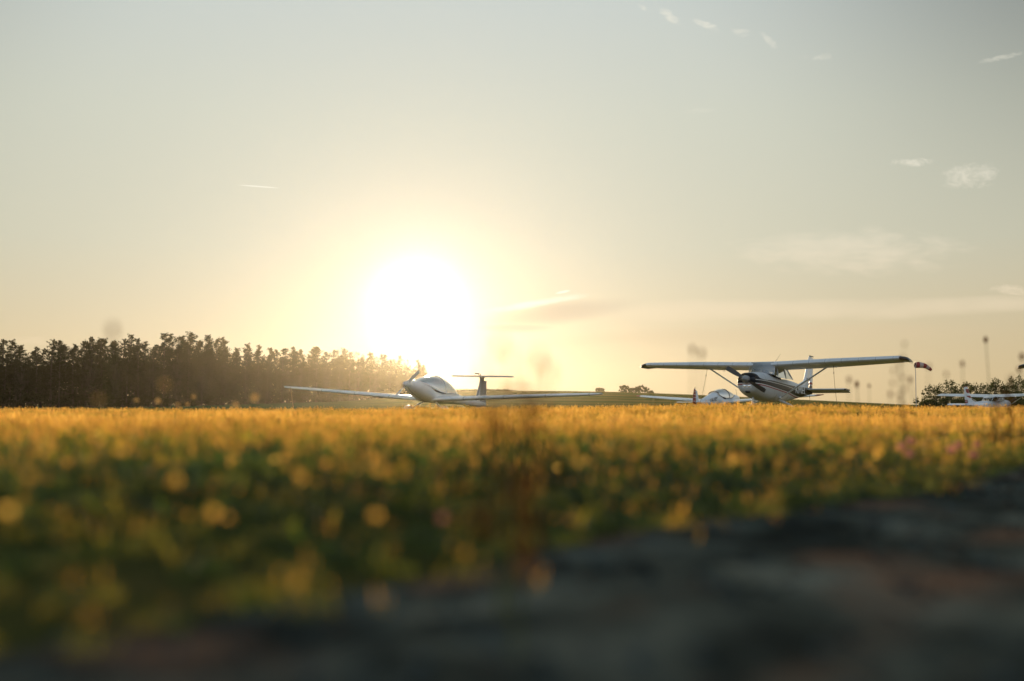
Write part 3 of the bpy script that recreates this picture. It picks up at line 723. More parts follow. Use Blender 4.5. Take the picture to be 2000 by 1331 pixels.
rope(wpt(gl, (-7.75, .6, 1.0)), gp(577, 46.2), -.03, 'rope hanging from the left wing tip of the white T-tail motor glider', .017)

# ------------------------------------------------------------------ windsock
WX, WY = (1788 - 1000) / F * 105, 105.0
wk = empty('windsock', (WX, WY, GZ(WX, WY)))
top = EYE + (790 - 713) / F * 105 - wk.location.z
MB().tube([(-.03, 0, 0), (0, 0, top * .5), (.02, 0, top)], [.045, .04, .03], 8).make('pole', metalm, wk)
MB().tube([(-.75, 0, top + .33), (-.3, 0, top + .12), (.02, 0, top - .02)], .012, 5).make('stay_wire', darkm, wk)
cl = [Vector((.0, 0, top - .02)), Vector((.38, 0, top - .02)), Vector((.78, 0, top - .06)), Vector((1.12, 0, top - .17)), Vector((1.42, 0, top - .36)), Vector((1.68, 0, top - .56))]
rd_ = [.33, .34, .29, .24, .2, .15]
for k in range(5):
    A, B = cl[k], cl[k + 1]; rr = []
    for q in (0, .5, 1):
        p = A.lerp(B, q); r_ = rd_[k] + (rd_[k + 1] - rd_[k]) * q
        t0 = (cl[min(k + 1, 5)] - cl[max(k - 0, 0)]).normalized(); qq = t0.to_track_quat('Z', 'Y')
        rr.append([p + qq @ Vector((r_ * math.cos(a), r_ * math.sin(a), 0)) * .97 for a in np.linspace(0, 2 * math.pi, 18, endpoint=False)])
    MB().loft(rr, caps=False).make('sock_band', mat('sock_red', (.30, .03, .035), .8) if k % 2 == 0 else mat('sock_white', (.50, .38, .34), .8), wk)
MB().tube([cl[0] + Vector((0, .33 * math.cos(a), .33 * math.sin(a))) for a in np.linspace(0, 2 * math.pi, 20)], .015, 5).make('hoop', metalm, wk)
tag(wk, 'red and white striped windsock on a thin pole right of the big wing', 'windsock')

# ------------------------------------------------------------------ trees
def leafmat(name, c1, c2, tr=.25):
    m_ = bpy.data.materials.new(name); m_.use_nodes = True; t = N(m_.node_tree); t.n.clear()
    P = t.new('ShaderNodeNewGeometry').outputs['Position']; rnd = t.new('ShaderNodeObjectInfo').outputs['Random']
    f = t.m('ADD', t.m('MULTIPLY', t.noise(P, .9, 3), .7), t.m('MULTIPLY', rnd, .4))
    c = t.mix(f, c1, c2)
    a = t.new('ShaderNodeBsdfDiffuse'); b_ = t.new('ShaderNodeBsdfTranslucent'); t.put(a.inputs[0], c); t.put(b_.inputs[0], c)
    mx = t.new('ShaderNodeMixShader'); mx.inputs[0].default_value = tr; t.l.new(a.outputs[0], mx.inputs[1]); t.l.new(b_.outputs[0], mx.inputs[2])
    o = t.new('ShaderNodeOutputMaterial'); t.l.new(mx.outputs[0], o.inputs[0]); return m_
needle = leafmat('pine_needles', (.016, .024, .010), (.045, .045, .018), .2)
leafd = leafmat('tree_leaves', (.04, .06, .018), (.085, .085, .025), .3)
bark = mat('pine_bark', (.05, .036, .026), .95, bump=.6, bscale=20, var=.3)
def clump_faces(V, Fc, c, rad, n, size, rs, flat=.5, long_=2.2):
    p = rs.normal(size=(n, 3)); p /= np.linalg.norm(p, axis=1)[:, None] + 1e-9
    p *= (rs.random(n)[:, None] ** .45); p = p * [rad, rad, rad * flat] + c
    d1 = rs.normal(size=(n, 3)); d1[:, 2] += .4; d1 /= np.linalg.norm(d1, axis=1)[:, None]
    d2 = np.cross(d1, rs.normal(size=(n, 3))); d2 /= np.linalg.norm(d2, axis=1)[:, None] + 1e-9
    s_ = size * (.6 + .8 * rs.random(n))[:, None]
    a = p - d1 * s_ * long_ / 2; b_ = p + d2 * s_ / 2; e = p + d1 * s_ * long_ / 2; f = p - d2 * s_ / 2
    k = len(V)
    for i in range(n):
        V.extend((a[i], b_[i], e[i], f[i])); Fc.append((k, k + 1, k + 2, k + 3)); k += 4
def pine(seed, H=15.0):
    rs = np.random.default_rng(seed)
    tr = MB(); lean = rs.normal(size=2) * .25
    def axis(q): return Vector((lean[0] * q * q + .1 * math.sin(q * 5 + seed), lean[1] * q * q, H * q))
    tr.tube([axis(q) for q in np.linspace(0, .97, 9)], [.20 * (1 - .85 * q) + .02 for q in np.linspace(0, .97, 9)], 7)
    V, Fc = [], []
    nl = 64; base = rs.uniform(.18, .38); wid = rs.uniform(1.9, 3.1)
    for i in range(nl):
        q = base + (1 - base) * (i + rs.random() * .8) / nl
        L = wid * (1 - ((q - base) / (1 - base)) ** 2.2 * .78) * rs.uniform(.55, 1.1)
        if q < base + .1: L *= .7
        a = rs.uniform(0, 2 * math.pi); rise = rs.uniform(.0, .45) + .25 * (q > .85)
        A = axis(q * .985); B = A + Vector((math.cos(a) * L, math.sin(a) * L, rise * L))
        tr.tube([A, A.lerp(B, .5) + Vector((0, 0, -.06 * L)), B], [.05 * (1.2 - q), .03, .012], 4)
        n_ = int(34 + 46 * min(L, 2.6) / 2.6)
        tt = .3 + .75 * rs.random(n_) ** .8
        base_p = np.array(A)[None] + (np.array(B) - np.array(A))[None] * tt[:, None]
        sp_ = (.10 + .26 * L / 2.4) * np.sin(np.clip(tt * .9, 0, 1) * math.pi)[:, None] + .09
        ctr = base_p + rs.normal(size=(n_, 3)) * sp_ * [1, 1, .42] + [0, 0, .08]
        for g0 in range(0, n_, 6):
            clump_faces(V, Fc, ctr[g0], .17, 7, .10, rs, .7, 3.0)
    for k_ in range(4):
        clump_faces(V, Fc, np.array(axis(.93 + .022 * k_)) + rs.normal(size=3) * [.15, .15, .05], .30 - .05 * k_, 26, .10, rs, 1.1, 3)
    for i in range(14):                      # dead lower branches
        q = rs.uniform(.1, base); a = rs.uniform(0, 6.28); A = axis(q); L = rs.uniform(.5, 1.3)
        tr.tube([A, A + Vector((math.cos(a) * L, math.sin(a) * L, rs.uniform(-.1, .2)))], [.02, .008], 3)
    root = empty('pine_tree')
    tr.make('trunk', bark, root); link('crown', mk('crown', V, Fc, False), needle, root)
    return root
def broad(seed, H, Wd, name, m_, n=60, per=32, ls=.16, gap=.0):
    rs = np.random.default_rng(seed); tr = MB(); V, Fc = [], []
    root = empty(name)
    nst = 3 if name != 'tree' else 1
    for s_ in range(nst):
        bx_, by_ = (rs.uniform(-.2, .2, 2) * Wd if nst > 1 else (0, 0))
        tr.tube([(bx_, by_, 0), (bx_ * 1.3, by_ * 1.3, H * .4), (bx_ * 1.6 + .1, by_ * 1.5, H * .8)], [H * .022, H * .015, .015], 6)
    for i in range(n):
        q = rs.random() ** .8
        a = rs.uniform(0, 6.28); rr = Wd / 2 * math.sqrt(rs.random()) * math.sqrt(max(.06, 1 - ((q - .42) / .62) ** 2))
        p = np.array([rr * math.cos(a), rr * math.sin(a), H * (.12 + .86 * q) * (1 - .12 * rs.random())])
        tr.tube([(p[0] * .15, p[1] * .15, p[2] * .55), tuple(p)], [.03, .008], 3)
        clump_faces(V, Fc, p, rs.uniform(.3, .6) * Wd / 5 * (1 + .2 * (H > 5)), per, ls, rs, .8, 1.5)
        if gap and q > .6:                    # upright twigs that break the outline
            clump_faces(V, Fc, p + [0, 0, .45], .14, 8, ls * .8, rs, 2.2, 1.5)
    tr.make('trunk', bark, root); link('crown', mk('crown', V, Fc, False), m_, root)
    return root
protos = [pine(100 + i) for i in range(8)]
bt = broad(290, 15.0, 6.5, 'tree', needle, 150, 40, .14, 1.0)
bt.location = ((395 - 1000) / F * 262, 262, GZ((395 - 1000) / F * 262, 262))
tag(bt, 'airy round-crowned leaf tree rising over the pines in the middle of the forest', 'tree', 'leaf trees in the forest edge')
index_kids()
used = set()
def forest_line(px):      # px along the photograph -> distance of the forest edge
    return np.interp(px, [-500, 0, 300, 500, 700, 840], [225, 232, 252, 282, 335, 415])
TOPY = ([-500, 0, 30, 60, 95, 130, 180, 215, 255, 300, 325, 365, 400, 440, 480, 520, 560, 600, 640, 690, 730, 770, 805, 825, 838], [672, 672, 672, 688, 670, 672, 658, 672, 655, 665, 660, 655, 660, 668, 675, 684, 683, 682, 690, 686, 697, 698, 702, 712, 728])
gname = 'pines of the forest edge at left'
n_t = 0
for row in range(4):
    px = -190 + row * 7
    while px < 836:
        D = forest_line(px) + row * 5.5 + random.uniform(-1.5, 1.5)
        pj = px + random.uniform(-4, 4)
        X = (pj - 1000) / F * D; gz = GZ(X, D)
        ty = np.interp(pj, *TOPY) + random.uniform(-10, 22) + (6 if row else 0) * random.random()
        h = EYE + (790 - ty) / F * D - gz
        i = random.randrange(8)
        src = protos[i]
        if row < 2 and random.random() < .28: o = copy_tree(bt); w_b = True
        elif i in used: o = copy_tree(src)
        else: o = src; used.add(i)
        s_ = h / 15.0
        o.location = (X, D, gz); o.rotation_euler = (0, 0, random.uniform(0, 6.28)); w = random.uniform(.85, 1.15) * max(s_, .8); o.scale = (w, w, s_)
        parts_ = [(60, 'dark pine in the outermost left stretch of the forest'), (180, 'dark pine left of the pale seed head that floats over the forest'), (330, 'tall dark pine in the open-trunked stretch right of the floating seed head'), (470, 'tall brown-lit pine in the highest stretch of the forest\'s middle'),
                  (560, 'brownish pine just left of the white glider\'s left wing tip'), (680, 'golden hazed pine behind the outer left wing of the white glider'), (800, 'golden hazed pine directly under the sun, behind the glider\'s inner left wing'), (2000, 'low pine at the right end of the forest, just behind the bubble canopy')]
        lb = next(l_ for p_, l_ in parts_ if px < p_)
        if o.name.startswith('tree'): lb = lb.replace('pine', 'round-crowned leaf tree')
        tag(o, lb, 'tree', gname + ': ' + lb)
        px += F * random.uniform(2.5, 3.9) / D
        n_t += 1
bproto = [broad(300 + i, 2.6, 3.4, 'undergrowth_bush', needle, 34, 44, .16) for i in range(3)]
index_kids()
k = 0; px = -190
while px < 838:
    D = forest_line(px) + random.uniform(-2.5, 1.5); X = (px - 1000) / F * D
    o = bproto[k] if k < 3 else copy_tree(bproto[k % 3]); k += 1
    s_ = random.uniform(.7, 1.6); o.location = (X, D, GZ(X, D) - .05); o.rotation_euler = (0, 0, random.uniform(0, 6.28)); o.scale = (s_ * 1.2, s_ * 1.2, s_ * (.9 if px < 800 else .6))
    tag(o, 'dark bush at the foot of the pines along the forest edge', 'bush', 'bushes at the foot of the forest')
    px += F * random.uniform(1.8, 3.6) / D
# inner thicket that closes the forest behind the front rows
thick = []
Vt, Ft = [], []
rs = np.random.default_rng(5)
for q in range(330):
    px = rs.uniform(-200, 825); D = forest_line(px) + rs.uniform(20, 30); X = (px - 1000) / F * D
    hmax = EYE + (790 - np.interp(px, *TOPY) - 30) / F * D
    gz = GZ(X, D)
    for lv in range(3):
        clump_faces(Vt, Ft, np.array([X, D, gz + rs.uniform(.0, .80) * (hmax - gz)]), rs.uniform(1.6, 3.0), 60, .5, rs, .9, 1.6)
tag(link('forest_thicket', mk('forest_thicket', Vt, Ft, False), needle), 'dark mass of branches and needles deeper inside the forest', 'forest', kind='stuff')

# right-hand trees
spots = [(1800, 178, 2.0, 3.2, 'low bush at the foot of the windsock pole'), (1823, 172, 4.3, 4.6, 'first scrubby tree right of the windsock, leftmost of the right-hand trees'), (1856, 178, 5.2, 5.2, 'loose-crowned tree just left of the far plane\'s fin'),
         (1885, 182, 5.0, 4.6, 'loose-crowned tree rising directly behind the red-topped fin'), (1913, 176, 4.9, 5.0, 'thin-leaved tree behind the far plane\'s wing, right of its fin'), (1942, 172, 5.5, 5.0, 'dense spiky-topped tree behind the far plane\'s cabin'),
         (1966, 182, 4.6, 4.6, 'lower tree between the two dense trees at right'), (1986, 170, 5.8, 5.6, 'tall dark tree at the right picture edge'), (2025, 174, 5.6, 6.0, 'dark tree partly cut by the right picture edge')]
for i, (px, D, h, w, lb) in enumerate(spots):
    o = broad(400 + i, h, w, 'tree', leafd, 62 if i else 30, 30, .15, 1.0)
    X = (px - 1000) / F * D; o.location = (X, D, GZ(X, D) - .05); tag(o, lb, 'tree', 'trees behind the far airplane')
for i, (px, D, h, w, lb) in enumerate([(1816, 168, 1.8, 4.2, 'low bush under the leftmost right-hand tree'), (1848, 168, 2.3, 5, 'wide bush below the far plane\'s left wing tip'), (1880, 168, 2.2, 5, 'wide bush behind the far plane\'s tailplane'), (1915, 166, 2.6, 5.5, 'wide bush behind the far plane\'s rear fuselage'), (1955, 166, 2.8, 6, 'wide bush behind the far plane\'s cabin door'), (1995, 164, 3, 6, 'wide bush in the right bottom corner of the tree group')]):
    o = broad(430 + i, h, w, 'bush', leafd, 46, 40, .15)
    X = (px - 1000) / F * D; o.location = (X, D, GZ(X, D) - .05); tag(o, lb, 'bush', 'bushes under the right-hand trees')
# copse on the ridge
for i, (px, h, w, lb) in enumerate([(1172, 1.8, 5.0, 'small round bush on the ridge beside the glider\'s right wing tip'), (1219, 3.2, 5.5, 'left bush of the pair on the distant ridge'), (1236, 2.4, 4.0, 'low bush between the two bigger ones on the distant ridge'), (1253, 3.4, 6.5, 'right bush of the pair on the distant ridge'), (1271, 1.2, 3.2, 'lowest bush at the right end of the ridge copse')]):
    D = 440; X = (px - 1000) / F * D
    o = broad(460 + i, h, w, 'bush', leafd, 44, 40, .26); o.location = (X, D, GZ(X, D) - .1); tag(o, lb, 'bush', 'bushes on the distant ridge')
# far hedge line behind the T-tail
Vt, Ft = [], []
for px in np.arange(842, 1010, 1.2):
    D = 446; X = (px - 1000) / F * D; tp = max(.25, 1.1 * (1 - max(0, px - 985) / 30))
    clump_faces(Vt, Ft, np.array([X, D + rs.uniform(-1, 1), GZ(X, D) + tp * .4]), .7 * tp, 26, .3, rs, .9, 1.4)
tag(link('far_hedge', mk('far_hedge', Vt, Ft, False), leafd), 'low dark hedge line on the horizon behind the T-tail', 'hedge', kind='stuff')

# ------------------------------------------------------------------ grass
def grassmat(name, stops, tr=.55):
    m_ = bpy.data.materials.new(name); m_.use_nodes = True; t = N(m_.node_tree); t.n.clear()
    P = t.new('ShaderNodeNewGeometry').outputs['Position']; rnd = t.new('ShaderNodeObjectInfo').outputs['Random']
    f = t.m('ADD', t.m('ADD', t.m('MULTIPLY', t.noise(P, .9, 6, .72), 1.3), t.m('SUBTRACT', t.m('MULTIPLY', rnd, .55), .70)), t.m('MULTIPLY', t.step(t.xyz(P)[1], 2.4, 6.5), .50))  # blades greener near the track, and darkened there to stand in for shade
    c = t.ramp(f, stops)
    a = t.new('ShaderNodeBsdfDiffuse'); b_ = t.new('ShaderNodeBsdfTranslucent'); t.put(a.inputs[0], c)
    t.put(b_.inputs[0], t.mix(1.0, c, (3.1, 2.9, 1.5), 'MULTIPLY'))
    g = t.new('ShaderNodeBsdfGlossy'); g.inputs['Roughness'].default_value = .5
    mx = t.new('ShaderNodeMixShader'); mx.inputs[0].default_value = tr; t.l.new(a.outputs[0], mx.inputs[1]); t.l.new(b_.outputs[0], mx.inputs[2])
    m2 = t.new('ShaderNodeMixShader'); m2.inputs[0].default_value = .06; t.l.new(mx.outputs[0], m2.inputs[1]); t.l.new(g.outputs[0], m2.inputs[2])
    o = t.new('ShaderNodeOutputMaterial'); t.l.new(m2.outputs[0], o.inputs[0]); return m_
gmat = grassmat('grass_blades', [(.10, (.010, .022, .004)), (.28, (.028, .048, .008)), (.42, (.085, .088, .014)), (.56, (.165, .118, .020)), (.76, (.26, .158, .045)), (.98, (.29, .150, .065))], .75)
hmat = grassmat('seed_heads', [(.2, (.20, .11, .035)), (.6, (.30, .17, .055)), (.9, (.36, .24, .10))], .6)
def blade(V, Fc, M_, x0, y0, h, w, a, bend, m=0):
    dx, dy = math.cos(a), math.sin(a); px_, py_ = -dy, dx; k = len(V)
    for q, ww in ((0, 1), (.4, .85), (.75, .5)):
        ox, oy = x0 + dx * bend * q * q, y0 + dy * bend * q * q; zz = h * q * (1 - .15 * q)
        V += [(ox - px_ * w * ww / 2, oy - py_ * w * ww / 2, zz), (ox + px_ * w * ww / 2, oy + py_ * w * ww / 2, zz)]
    V.append((x0 + dx * bend, y0 + dy * bend, h * .86))
    Fc += [(k, k + 1, k + 3, k + 2), (k + 2, k + 3, k + 5, k + 4), (k + 4, k + 5, k + 6)]; M_ += [m] * 3
def tuft(seed, n, rad, h0, h1, w, heads=0):
    rs = np.random.default_rng(seed); V, Fc, M_ = [], [], []
    for i in range(n):
        a = rs.uniform(0, 6.28); r_ = rad * math.sqrt(rs.random()); h = rs.uniform(h0, h1)
        blade(V, Fc, M_, r_ * math.cos(a), r_ * math.sin(a), h, w * rs.uniform(.6, 1.3), rs.uniform(0, 6.28), h * rs.uniform(.1, .9))
    for i in range(heads):
        a = rs.uniform(0, 6.28); r_ = rad * rs.random(); h = rs.uniform(h1, h1 * 1.6); x0, y0 = r_ * math.cos(a), r_ * math.sin(a); b_ = rs.uniform(-.3, .3) * h
        k = len(V)
        V += [(x0, y0, 0), (x0 + .002, y0, 0), (x0 + b_ + .001, y0, h), (x0 + b_ - .001, y0, h)]; Fc.append((k, k + 1, k + 2, k + 3)); M_.append(0)
        hr, hh = rs.uniform(.003, .006), rs.uniform(.008, .022); k = len(V); cx, cz = x0 + b_, h
        V += [(cx, y0, cz - hh), (cx + hr, y0, cz), (cx, y0 + hr * .3, cz), (cx - hr, y0, cz), (cx, y0 - hr, cz), (cx, y0, cz + hh)]
        Fc += [(k, k + 1, k + 5, k + 3), (k, k + 2, k + 5, k + 4)]; M_ += [1] * 2
    me = mk('grass_tuft', V, Fc, False, M_); me.materials.append(gmat); me.materials.append(hmat)
    return bpy.data.objects.new('grass_tuft', me)
tcol = bpy.data.collections.new('grass_tufts')          # sources only, not linked to the scene
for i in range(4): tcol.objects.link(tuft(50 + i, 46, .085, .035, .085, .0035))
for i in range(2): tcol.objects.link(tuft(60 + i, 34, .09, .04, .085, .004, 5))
def gn_scatter(name, pts, scl, coll, label, cat, smin=.7, smax=1.25):
    me = bpy.data.meshes.new(name); me.from_pydata([tuple(p) for p in pts], [], [])
    at = me.attributes.new('size', 'FLOAT', 'POINT'); at.data.foreach_set('value', np.asarray(scl, np.float32))
    o = link(name, me); tag(o, label, cat, kind='stuff')
    ng = bpy.data.node_groups.new(name, 'GeometryNodeTree')
    ng.interface.new_socket('Geometry', in_out='INPUT', socket_type='NodeSocketGeometry')
    ng.interface.new_socket('Geometry', in_out='OUTPUT', socket_type='NodeSocketGeometry')
    n = ng.nodes; gi = n.new('NodeGroupInput'); go = n.new('NodeGroupOutput')
    ci = n.new('GeometryNodeCollectionInfo'); ci.inputs['Collection'].default_value = coll
    ci.inputs['Separate Children'].default_value = True; ci.inputs['Reset Children'].default_value = True
    ip = n.new('GeometryNodeInstanceOnPoints'); ip.inputs['Pick Instance'].default_value = True
    rr = n.new('FunctionNodeRandomValue'); rr.data_type = 'FLOAT_VECTOR'; rr.inputs[0].default_value = (-.14, -.14, 0); rr.inputs[1].default_value = (.14, .14, 6.28)
    at_ = n.new('GeometryNodeInputNamedAttribute'); at_.data_type = 'FLOAT'; at_.inputs['Name'].default_value = 'size'
    L = ng.links
    L.new(gi.outputs[0], ip.inputs['Points']); L.new(ci.outputs[0], ip.inputs['Instance']); L.new(rr.outputs[0], ip.inputs['Rotation'])
    L.new(at_.outputs['Attribute'], ip.inputs['Scale']); L.new(ip.outputs[0], go.inputs[0])
    md = o.modifiers.new('scatter', 'NODES'); md.node_group = ng
    return o
def wedge(d0, d1, dens, wf=.66, pad=.4):
    n = int((wf * (d1 * d1 - d0 * d0) + 2 * pad * (d1 - d0)) * dens)
    d_ = np.sqrt(rng.random(n) * (d1 * d1 - d0 * d0) + d0 * d0)
    return np.c_[(rng.random(n) * 2 - 1) * (wf * d_ + pad), d_]
pp = np.concatenate([wedge(.15, 4, 380), wedge(4, 9, 300), wedge(9, 22, 190), wedge(22, 36, 40)])
keep = pp[:, 1] > edge_y(pp[:, 0]) - .05 + rng.normal(size=len(pp)) * .12 - .3 * np.array([max(0, mnoise.noise((a * 2.3, b_ * 2.3, 8.0))) for a, b_ in pp]) * (rng.random(len(pp)) < .6)
pp = pp[keep]
zz = ground(pp[:, 0], pp[:, 1]); dd = pp[:, 1]
scl = rng.uniform(.5, 1.0, len(pp)) * np.interp(dd, [0, 2, 6, 9], [.85, .82, .66, .60])
cl_ = np.array([mnoise.noise((a * .8, b_ * .8, 3.0)) for a, b_ in pp]); scl *= 1 + .75 * cl_ + .35 * np.array([mnoise.noise((a * .25, b_ * .25, 5.0)) for a, b_ in pp])
scl *= .48 + .52 * np.clip((pp[:, 1] - edge_y(pp[:, 0])) / 1.3, 0, 1)
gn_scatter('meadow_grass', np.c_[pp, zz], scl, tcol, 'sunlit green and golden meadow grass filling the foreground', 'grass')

# small backlit flower and seed heads standing in the grass: open petals, one sheet thick
def petals(mb, c, r_, n, size, seed=0, m=0, flat=.75):
    rs_ = np.random.default_rng(seed)
    for q in range(n):
        v_ = Vector(rs_.normal(size=3)).normalized() * r_ * (.35 + .65 * rs_.random()); v_.z *= flat
        p = Vector(c) + v_; nrm = Vector((rs_.normal() * .5, 1 + rs_.normal() * .35, rs_.normal() * .5)).normalized()
        a = nrm.orthogonal().normalized(); a.rotate(Matrix.Rotation(rs_.uniform(0, 6.28), 3, nrm)); b_ = nrm.cross(a); s_ = size * rs_.uniform(.6, 1.2)
        mb.add([p - a * s_, p + b_ * s_ * .6, p + a * s_, p - b_ * s_ * .6], [(0, 1, 2, 3)], m)

def head_obj(name, r_, h, m_h, m_s):
    mb = MB(); mb.tube([(0, 0, 0), (.004, 0, h * .6), (.002, 0, h)], .0012, 4, 0); petals(mb, (.002, 0, h + r_ * .5), r_, 16, r_ * .55, int(h * 999), 1)
    me = mk(name, mb.V, mb.F, False, mb.M); me.materials.append(m_s); me.materials.append(m_h); return bpy.data.objects.new(name, me)
def petal(name, c, tr=.7):
    m_ = bpy.data.materials.new(name); m_.use_nodes = True; t = N(m_.node_tree); t.n.clear()
    a = t.new('ShaderNodeBsdfDiffuse'); b_ = t.new('ShaderNodeBsdfTranslucent'); a.inputs[0].default_value = (*c, 1); b_.inputs[0].default_value = (*c, 1)
    mx = t.new('ShaderNodeMixShader'); mx.inputs[0].default_value = tr; t.l.new(a.outputs[0], mx.inputs[1]); t.l.new(b_.outputs[0], mx.inputs[2])
    o = t.new('ShaderNodeOutputMaterial'); t.l.new(mx.outputs[0], o.inputs[0]); return m_
yel = petal('yellow_petals', (.9, .60, .14), .8); pale = petal('pale_fluff', (.78, .54, .24)); pinkm = petal('clover_pink', (.60, .26, .24)); brown = petal('brown_seed', (.30, .12, .03), .35)
stemm = petal('stem_green', (.16, .17, .05), .4)
amber = petal('amber_heads', (.85, .50, .12), .75)
fcol = bpy.data.collections.new('flower_heads')
fcol.objects.link(head_obj('flower', .0060, .075, amber, stemm)); fcol.objects.link(head_obj('flower', .0035, .085, pale, stemm)); fcol.objects.link(head_obj('flower', .0055, .065, yel, stemm)); fcol.objects.link(head_obj('flower', .0045, .075, brown, stemm))
fp = np.concatenate([wedge(.6, 4, 15), wedge(4, 9, 9), wedge(9, 20, 9)])
fp = fp[fp[:, 1] > edge_y(fp[:, 0]) + .08]
gn_scatter('meadow_flowers', np.c_[fp, ground(fp[:, 0], fp[:, 1])], rng.uniform(.7, 1.3, len(fp)), fcol, 'tiny yellow and pale flower heads scattered through the grass', 'flowers')

# stones of the track
scol = bpy.data.collections.new('stones')
stm = [mat('stone_grey', (.06, .075, .075), .95, spec=0, var=.3), mat('stone_brown', (.07, .05, .038), .95, spec=0, var=.3), mat('stone_dark', (.02, .022, .022), .95, spec=0, var=.3)]
for i in range(6):
    rs_ = np.random.default_rng(i); mb = MB(); mb.ball((0, 0, .25), (1, .8, .5), 8, 6)
    mb.V = [tuple(np.array(p) * (1 + .25 * mnoise.noise((p[0] * 1.3 + i * 9, p[1] * 1.3, p[2] * 1.3)))) for p in mb.V]
    me = mk('stone', mb.V, mb.F, True, None, 30); me.materials.append(stm[i % 3]); scol.objects.link(bpy.data.objects.new('stone', me))
n = 8000; sp = np.c_[rng.uniform(-1.4, 3.0, n), rng.uniform(-.4, 4.6, n)]
e_ = edge_y(sp[:, 0]) - sp[:, 1]; sp = sp[(e_ > -.06) & (e_ < 3.6) & (np.hypot(sp[:, 0], sp[:, 1]) > .2)]
gn_scatter('gravel', np.c_[sp, np.full(len(sp), NEAR - .050)], .003 + .007 * rng.random(len(sp)) ** 3, scol, 'loose grey and brown stones lying on the dark track', 'gravel')

# ------------------------------------------------------------------ single plants that stand out of the grass
def stalk(px, py, Y, kind, label, lean=0.0, hs=1.0, base_px=None):
    X = (px - 1000) / F * Y; Z = EYE + (790 - py) / F * Y
    bx = X - lean * Y / F
    gz = GZ(bx, Y)
    o = empty({'seed': 'seed_stalk', 'fluff': 'fluffy_seed_stalk', 'pink': 'clover_flower', 'yellow': 'yellow_flower', 'tall': 'tall_weed'}[kind], (bx, Y, gz))
    h = max(Z - gz, .03); dx = X - bx
    st = MB(); st.tube([(0, 0, 0), (dx * .3, 0, h * .45), (dx * .8, 0, h * .85), (dx, 0, h)], [.0013 * hs, .0011 * hs, .0009 * hs, .0008 * hs], 5); st.make('stem', stemm, o)
    m_ = {'seed': brown, 'fluff': pale, 'pink': pinkm, 'yellow': yel, 'tall': brown}[kind]
    r_ = {'seed': .0055, 'fluff': .010, 'pink': .009, 'yellow': .0095, 'tall': .008}[kind] * hs
    hd = MB()
    if kind == 'seed': hd.ball((dx, 0, h), (r_, r_, r_ * 1.7), 10, 7)
    elif kind == 'tall':
        rs_ = np.random.default_rng(int(px)); 
        for q in range(13): hd.ball((dx * (1 - .04 * q) + rs_.normal() * .007 * hs, rs_.normal() * .006 * hs, h * (1 - q * .05)), (r_ * .36, r_ * .36, r_ * .9), 6, 5)
    else:
        petals(hd, (dx, 0, h), r_, 44, r_ * .42, int(px))
    ho_ = hd.make('head', m_, o, smooth=(kind in ('seed', 'tall')))
    if kind != 'seed': ho_['kind'] = 'stuff'
    if kind == 'tall' and Y < 1.3: tag(o, label, 'plant', 'plants standing out of the grass'); return
    lf = MB(); V_, F_, M__ = [], [], []
    for q in range(4): blade(V_, F_, M__, 0, 0, min(.035, h * .5) * (1 + .2 * q), .006, q * 1.7 + px, .04)
    lf.add(V_, F_); lf.make('leaf', gmat, o, smooth=False)
    tag(o, label, 'plant', 'plants standing out of the grass')
S = stalk
S(218, 645, 1.3, 'seed', 'pale blurred seed head floating above the left forest tops', 10, .9)
S(1353, 683, 2.3, 'seed', 'left of two blurred seed heads in the sky above the striped plane\'s left wing', 5)
S(1371, 690, 2.2, 'seed', 'right of two blurred seed heads in the sky above the striped plane\'s left wing', 8)
S(1927, 664, 4.3, 'seed', 'tallest brown seed head, standing against the sky near the right edge', -8, 1.6)
S(1880, 711, 3.6, 'seed', 'brown seed head in the sky above the far plane\'s fin', -3, 1.2)
S(1673, 751, 4.2, 'seed', 'dark brown seed head just right of the striped plane\'s tailplane', -3, 1.6)
S(1658, 742, 3.2, 'seed', 'paler seed head left of the dark one beside the tailplane', 2, 1.1)
S(1697, 754, 4.5, 'seed', 'small brown seed head right of the tailplane, second from it', 1, 1.0)
S(1777, 742, 3.3, 'seed', 'brown seed head left of the windsock pole', -14, 1.2)
S(1738, 770, 3.0, 'seed', 'low reddish seed head between tailplane and windsock pole', 2, 1.0)
S(1848, 731, 2.9, 'seed', 'faint seed head above the leftmost right-hand tree', 5, .8)
S(1814, 716, 2.8, 'seed', 'faint seed head right beside the windsock\'s tail', 3, .8)
S(1997, 697, 3.4, 'seed', 'orange-brown seed head cut by the right picture edge', 2, 1.4)
S(1990, 722, 3.4, 'seed', 'seed head below the dark wing tip at the right edge', 2, 1.1)
S(1967, 735, 3.3, 'tall', 'blurred branching weed in front of the tall tree at right', 2, 1.2)
S(1757, 700, 2.6, 'tall', 'tall blurred weed crossing the striped plane\'s right wing tip', -7, 1.2)
S(1768, 672, 2.6, 'seed', 'faint grass tip above the striped plane\'s right wing tip', 12, .6)
S(1940, 782, 3.2, 'tall', 'orange blurred weed in front of the far plane\'s cabin', 3, 1.3)
S(1970, 770, 3.3, 'tall', 'orange blurred weed in front of the far plane\'s right strut', -3, 1.3)
S(268, 782, 4.2, 'fluff', 'leftmost pale fluffy head before the dark forest foot', 0, .8)
S(310, 783, 4.0, 'fluff', 'pale fluffy head left of the forest\'s open trunks', 1, .9)
S(348, 791, 4.0, 'fluff', 'low pale fluffy head below the open trunks of the forest', 1, .8)
S(367, 790, 4.6, 'fluff', 'small pale fluffy head close to the field\'s edge line', 0, .7)
S(379, 776, 4.4, 'fluff', 'pale fluffy head on a clear stem before the brown forest', 0, .9)
S(462, 791, 3.6, 'fluff', 'low fluffy head left of the tallest golden one', 0, .9)
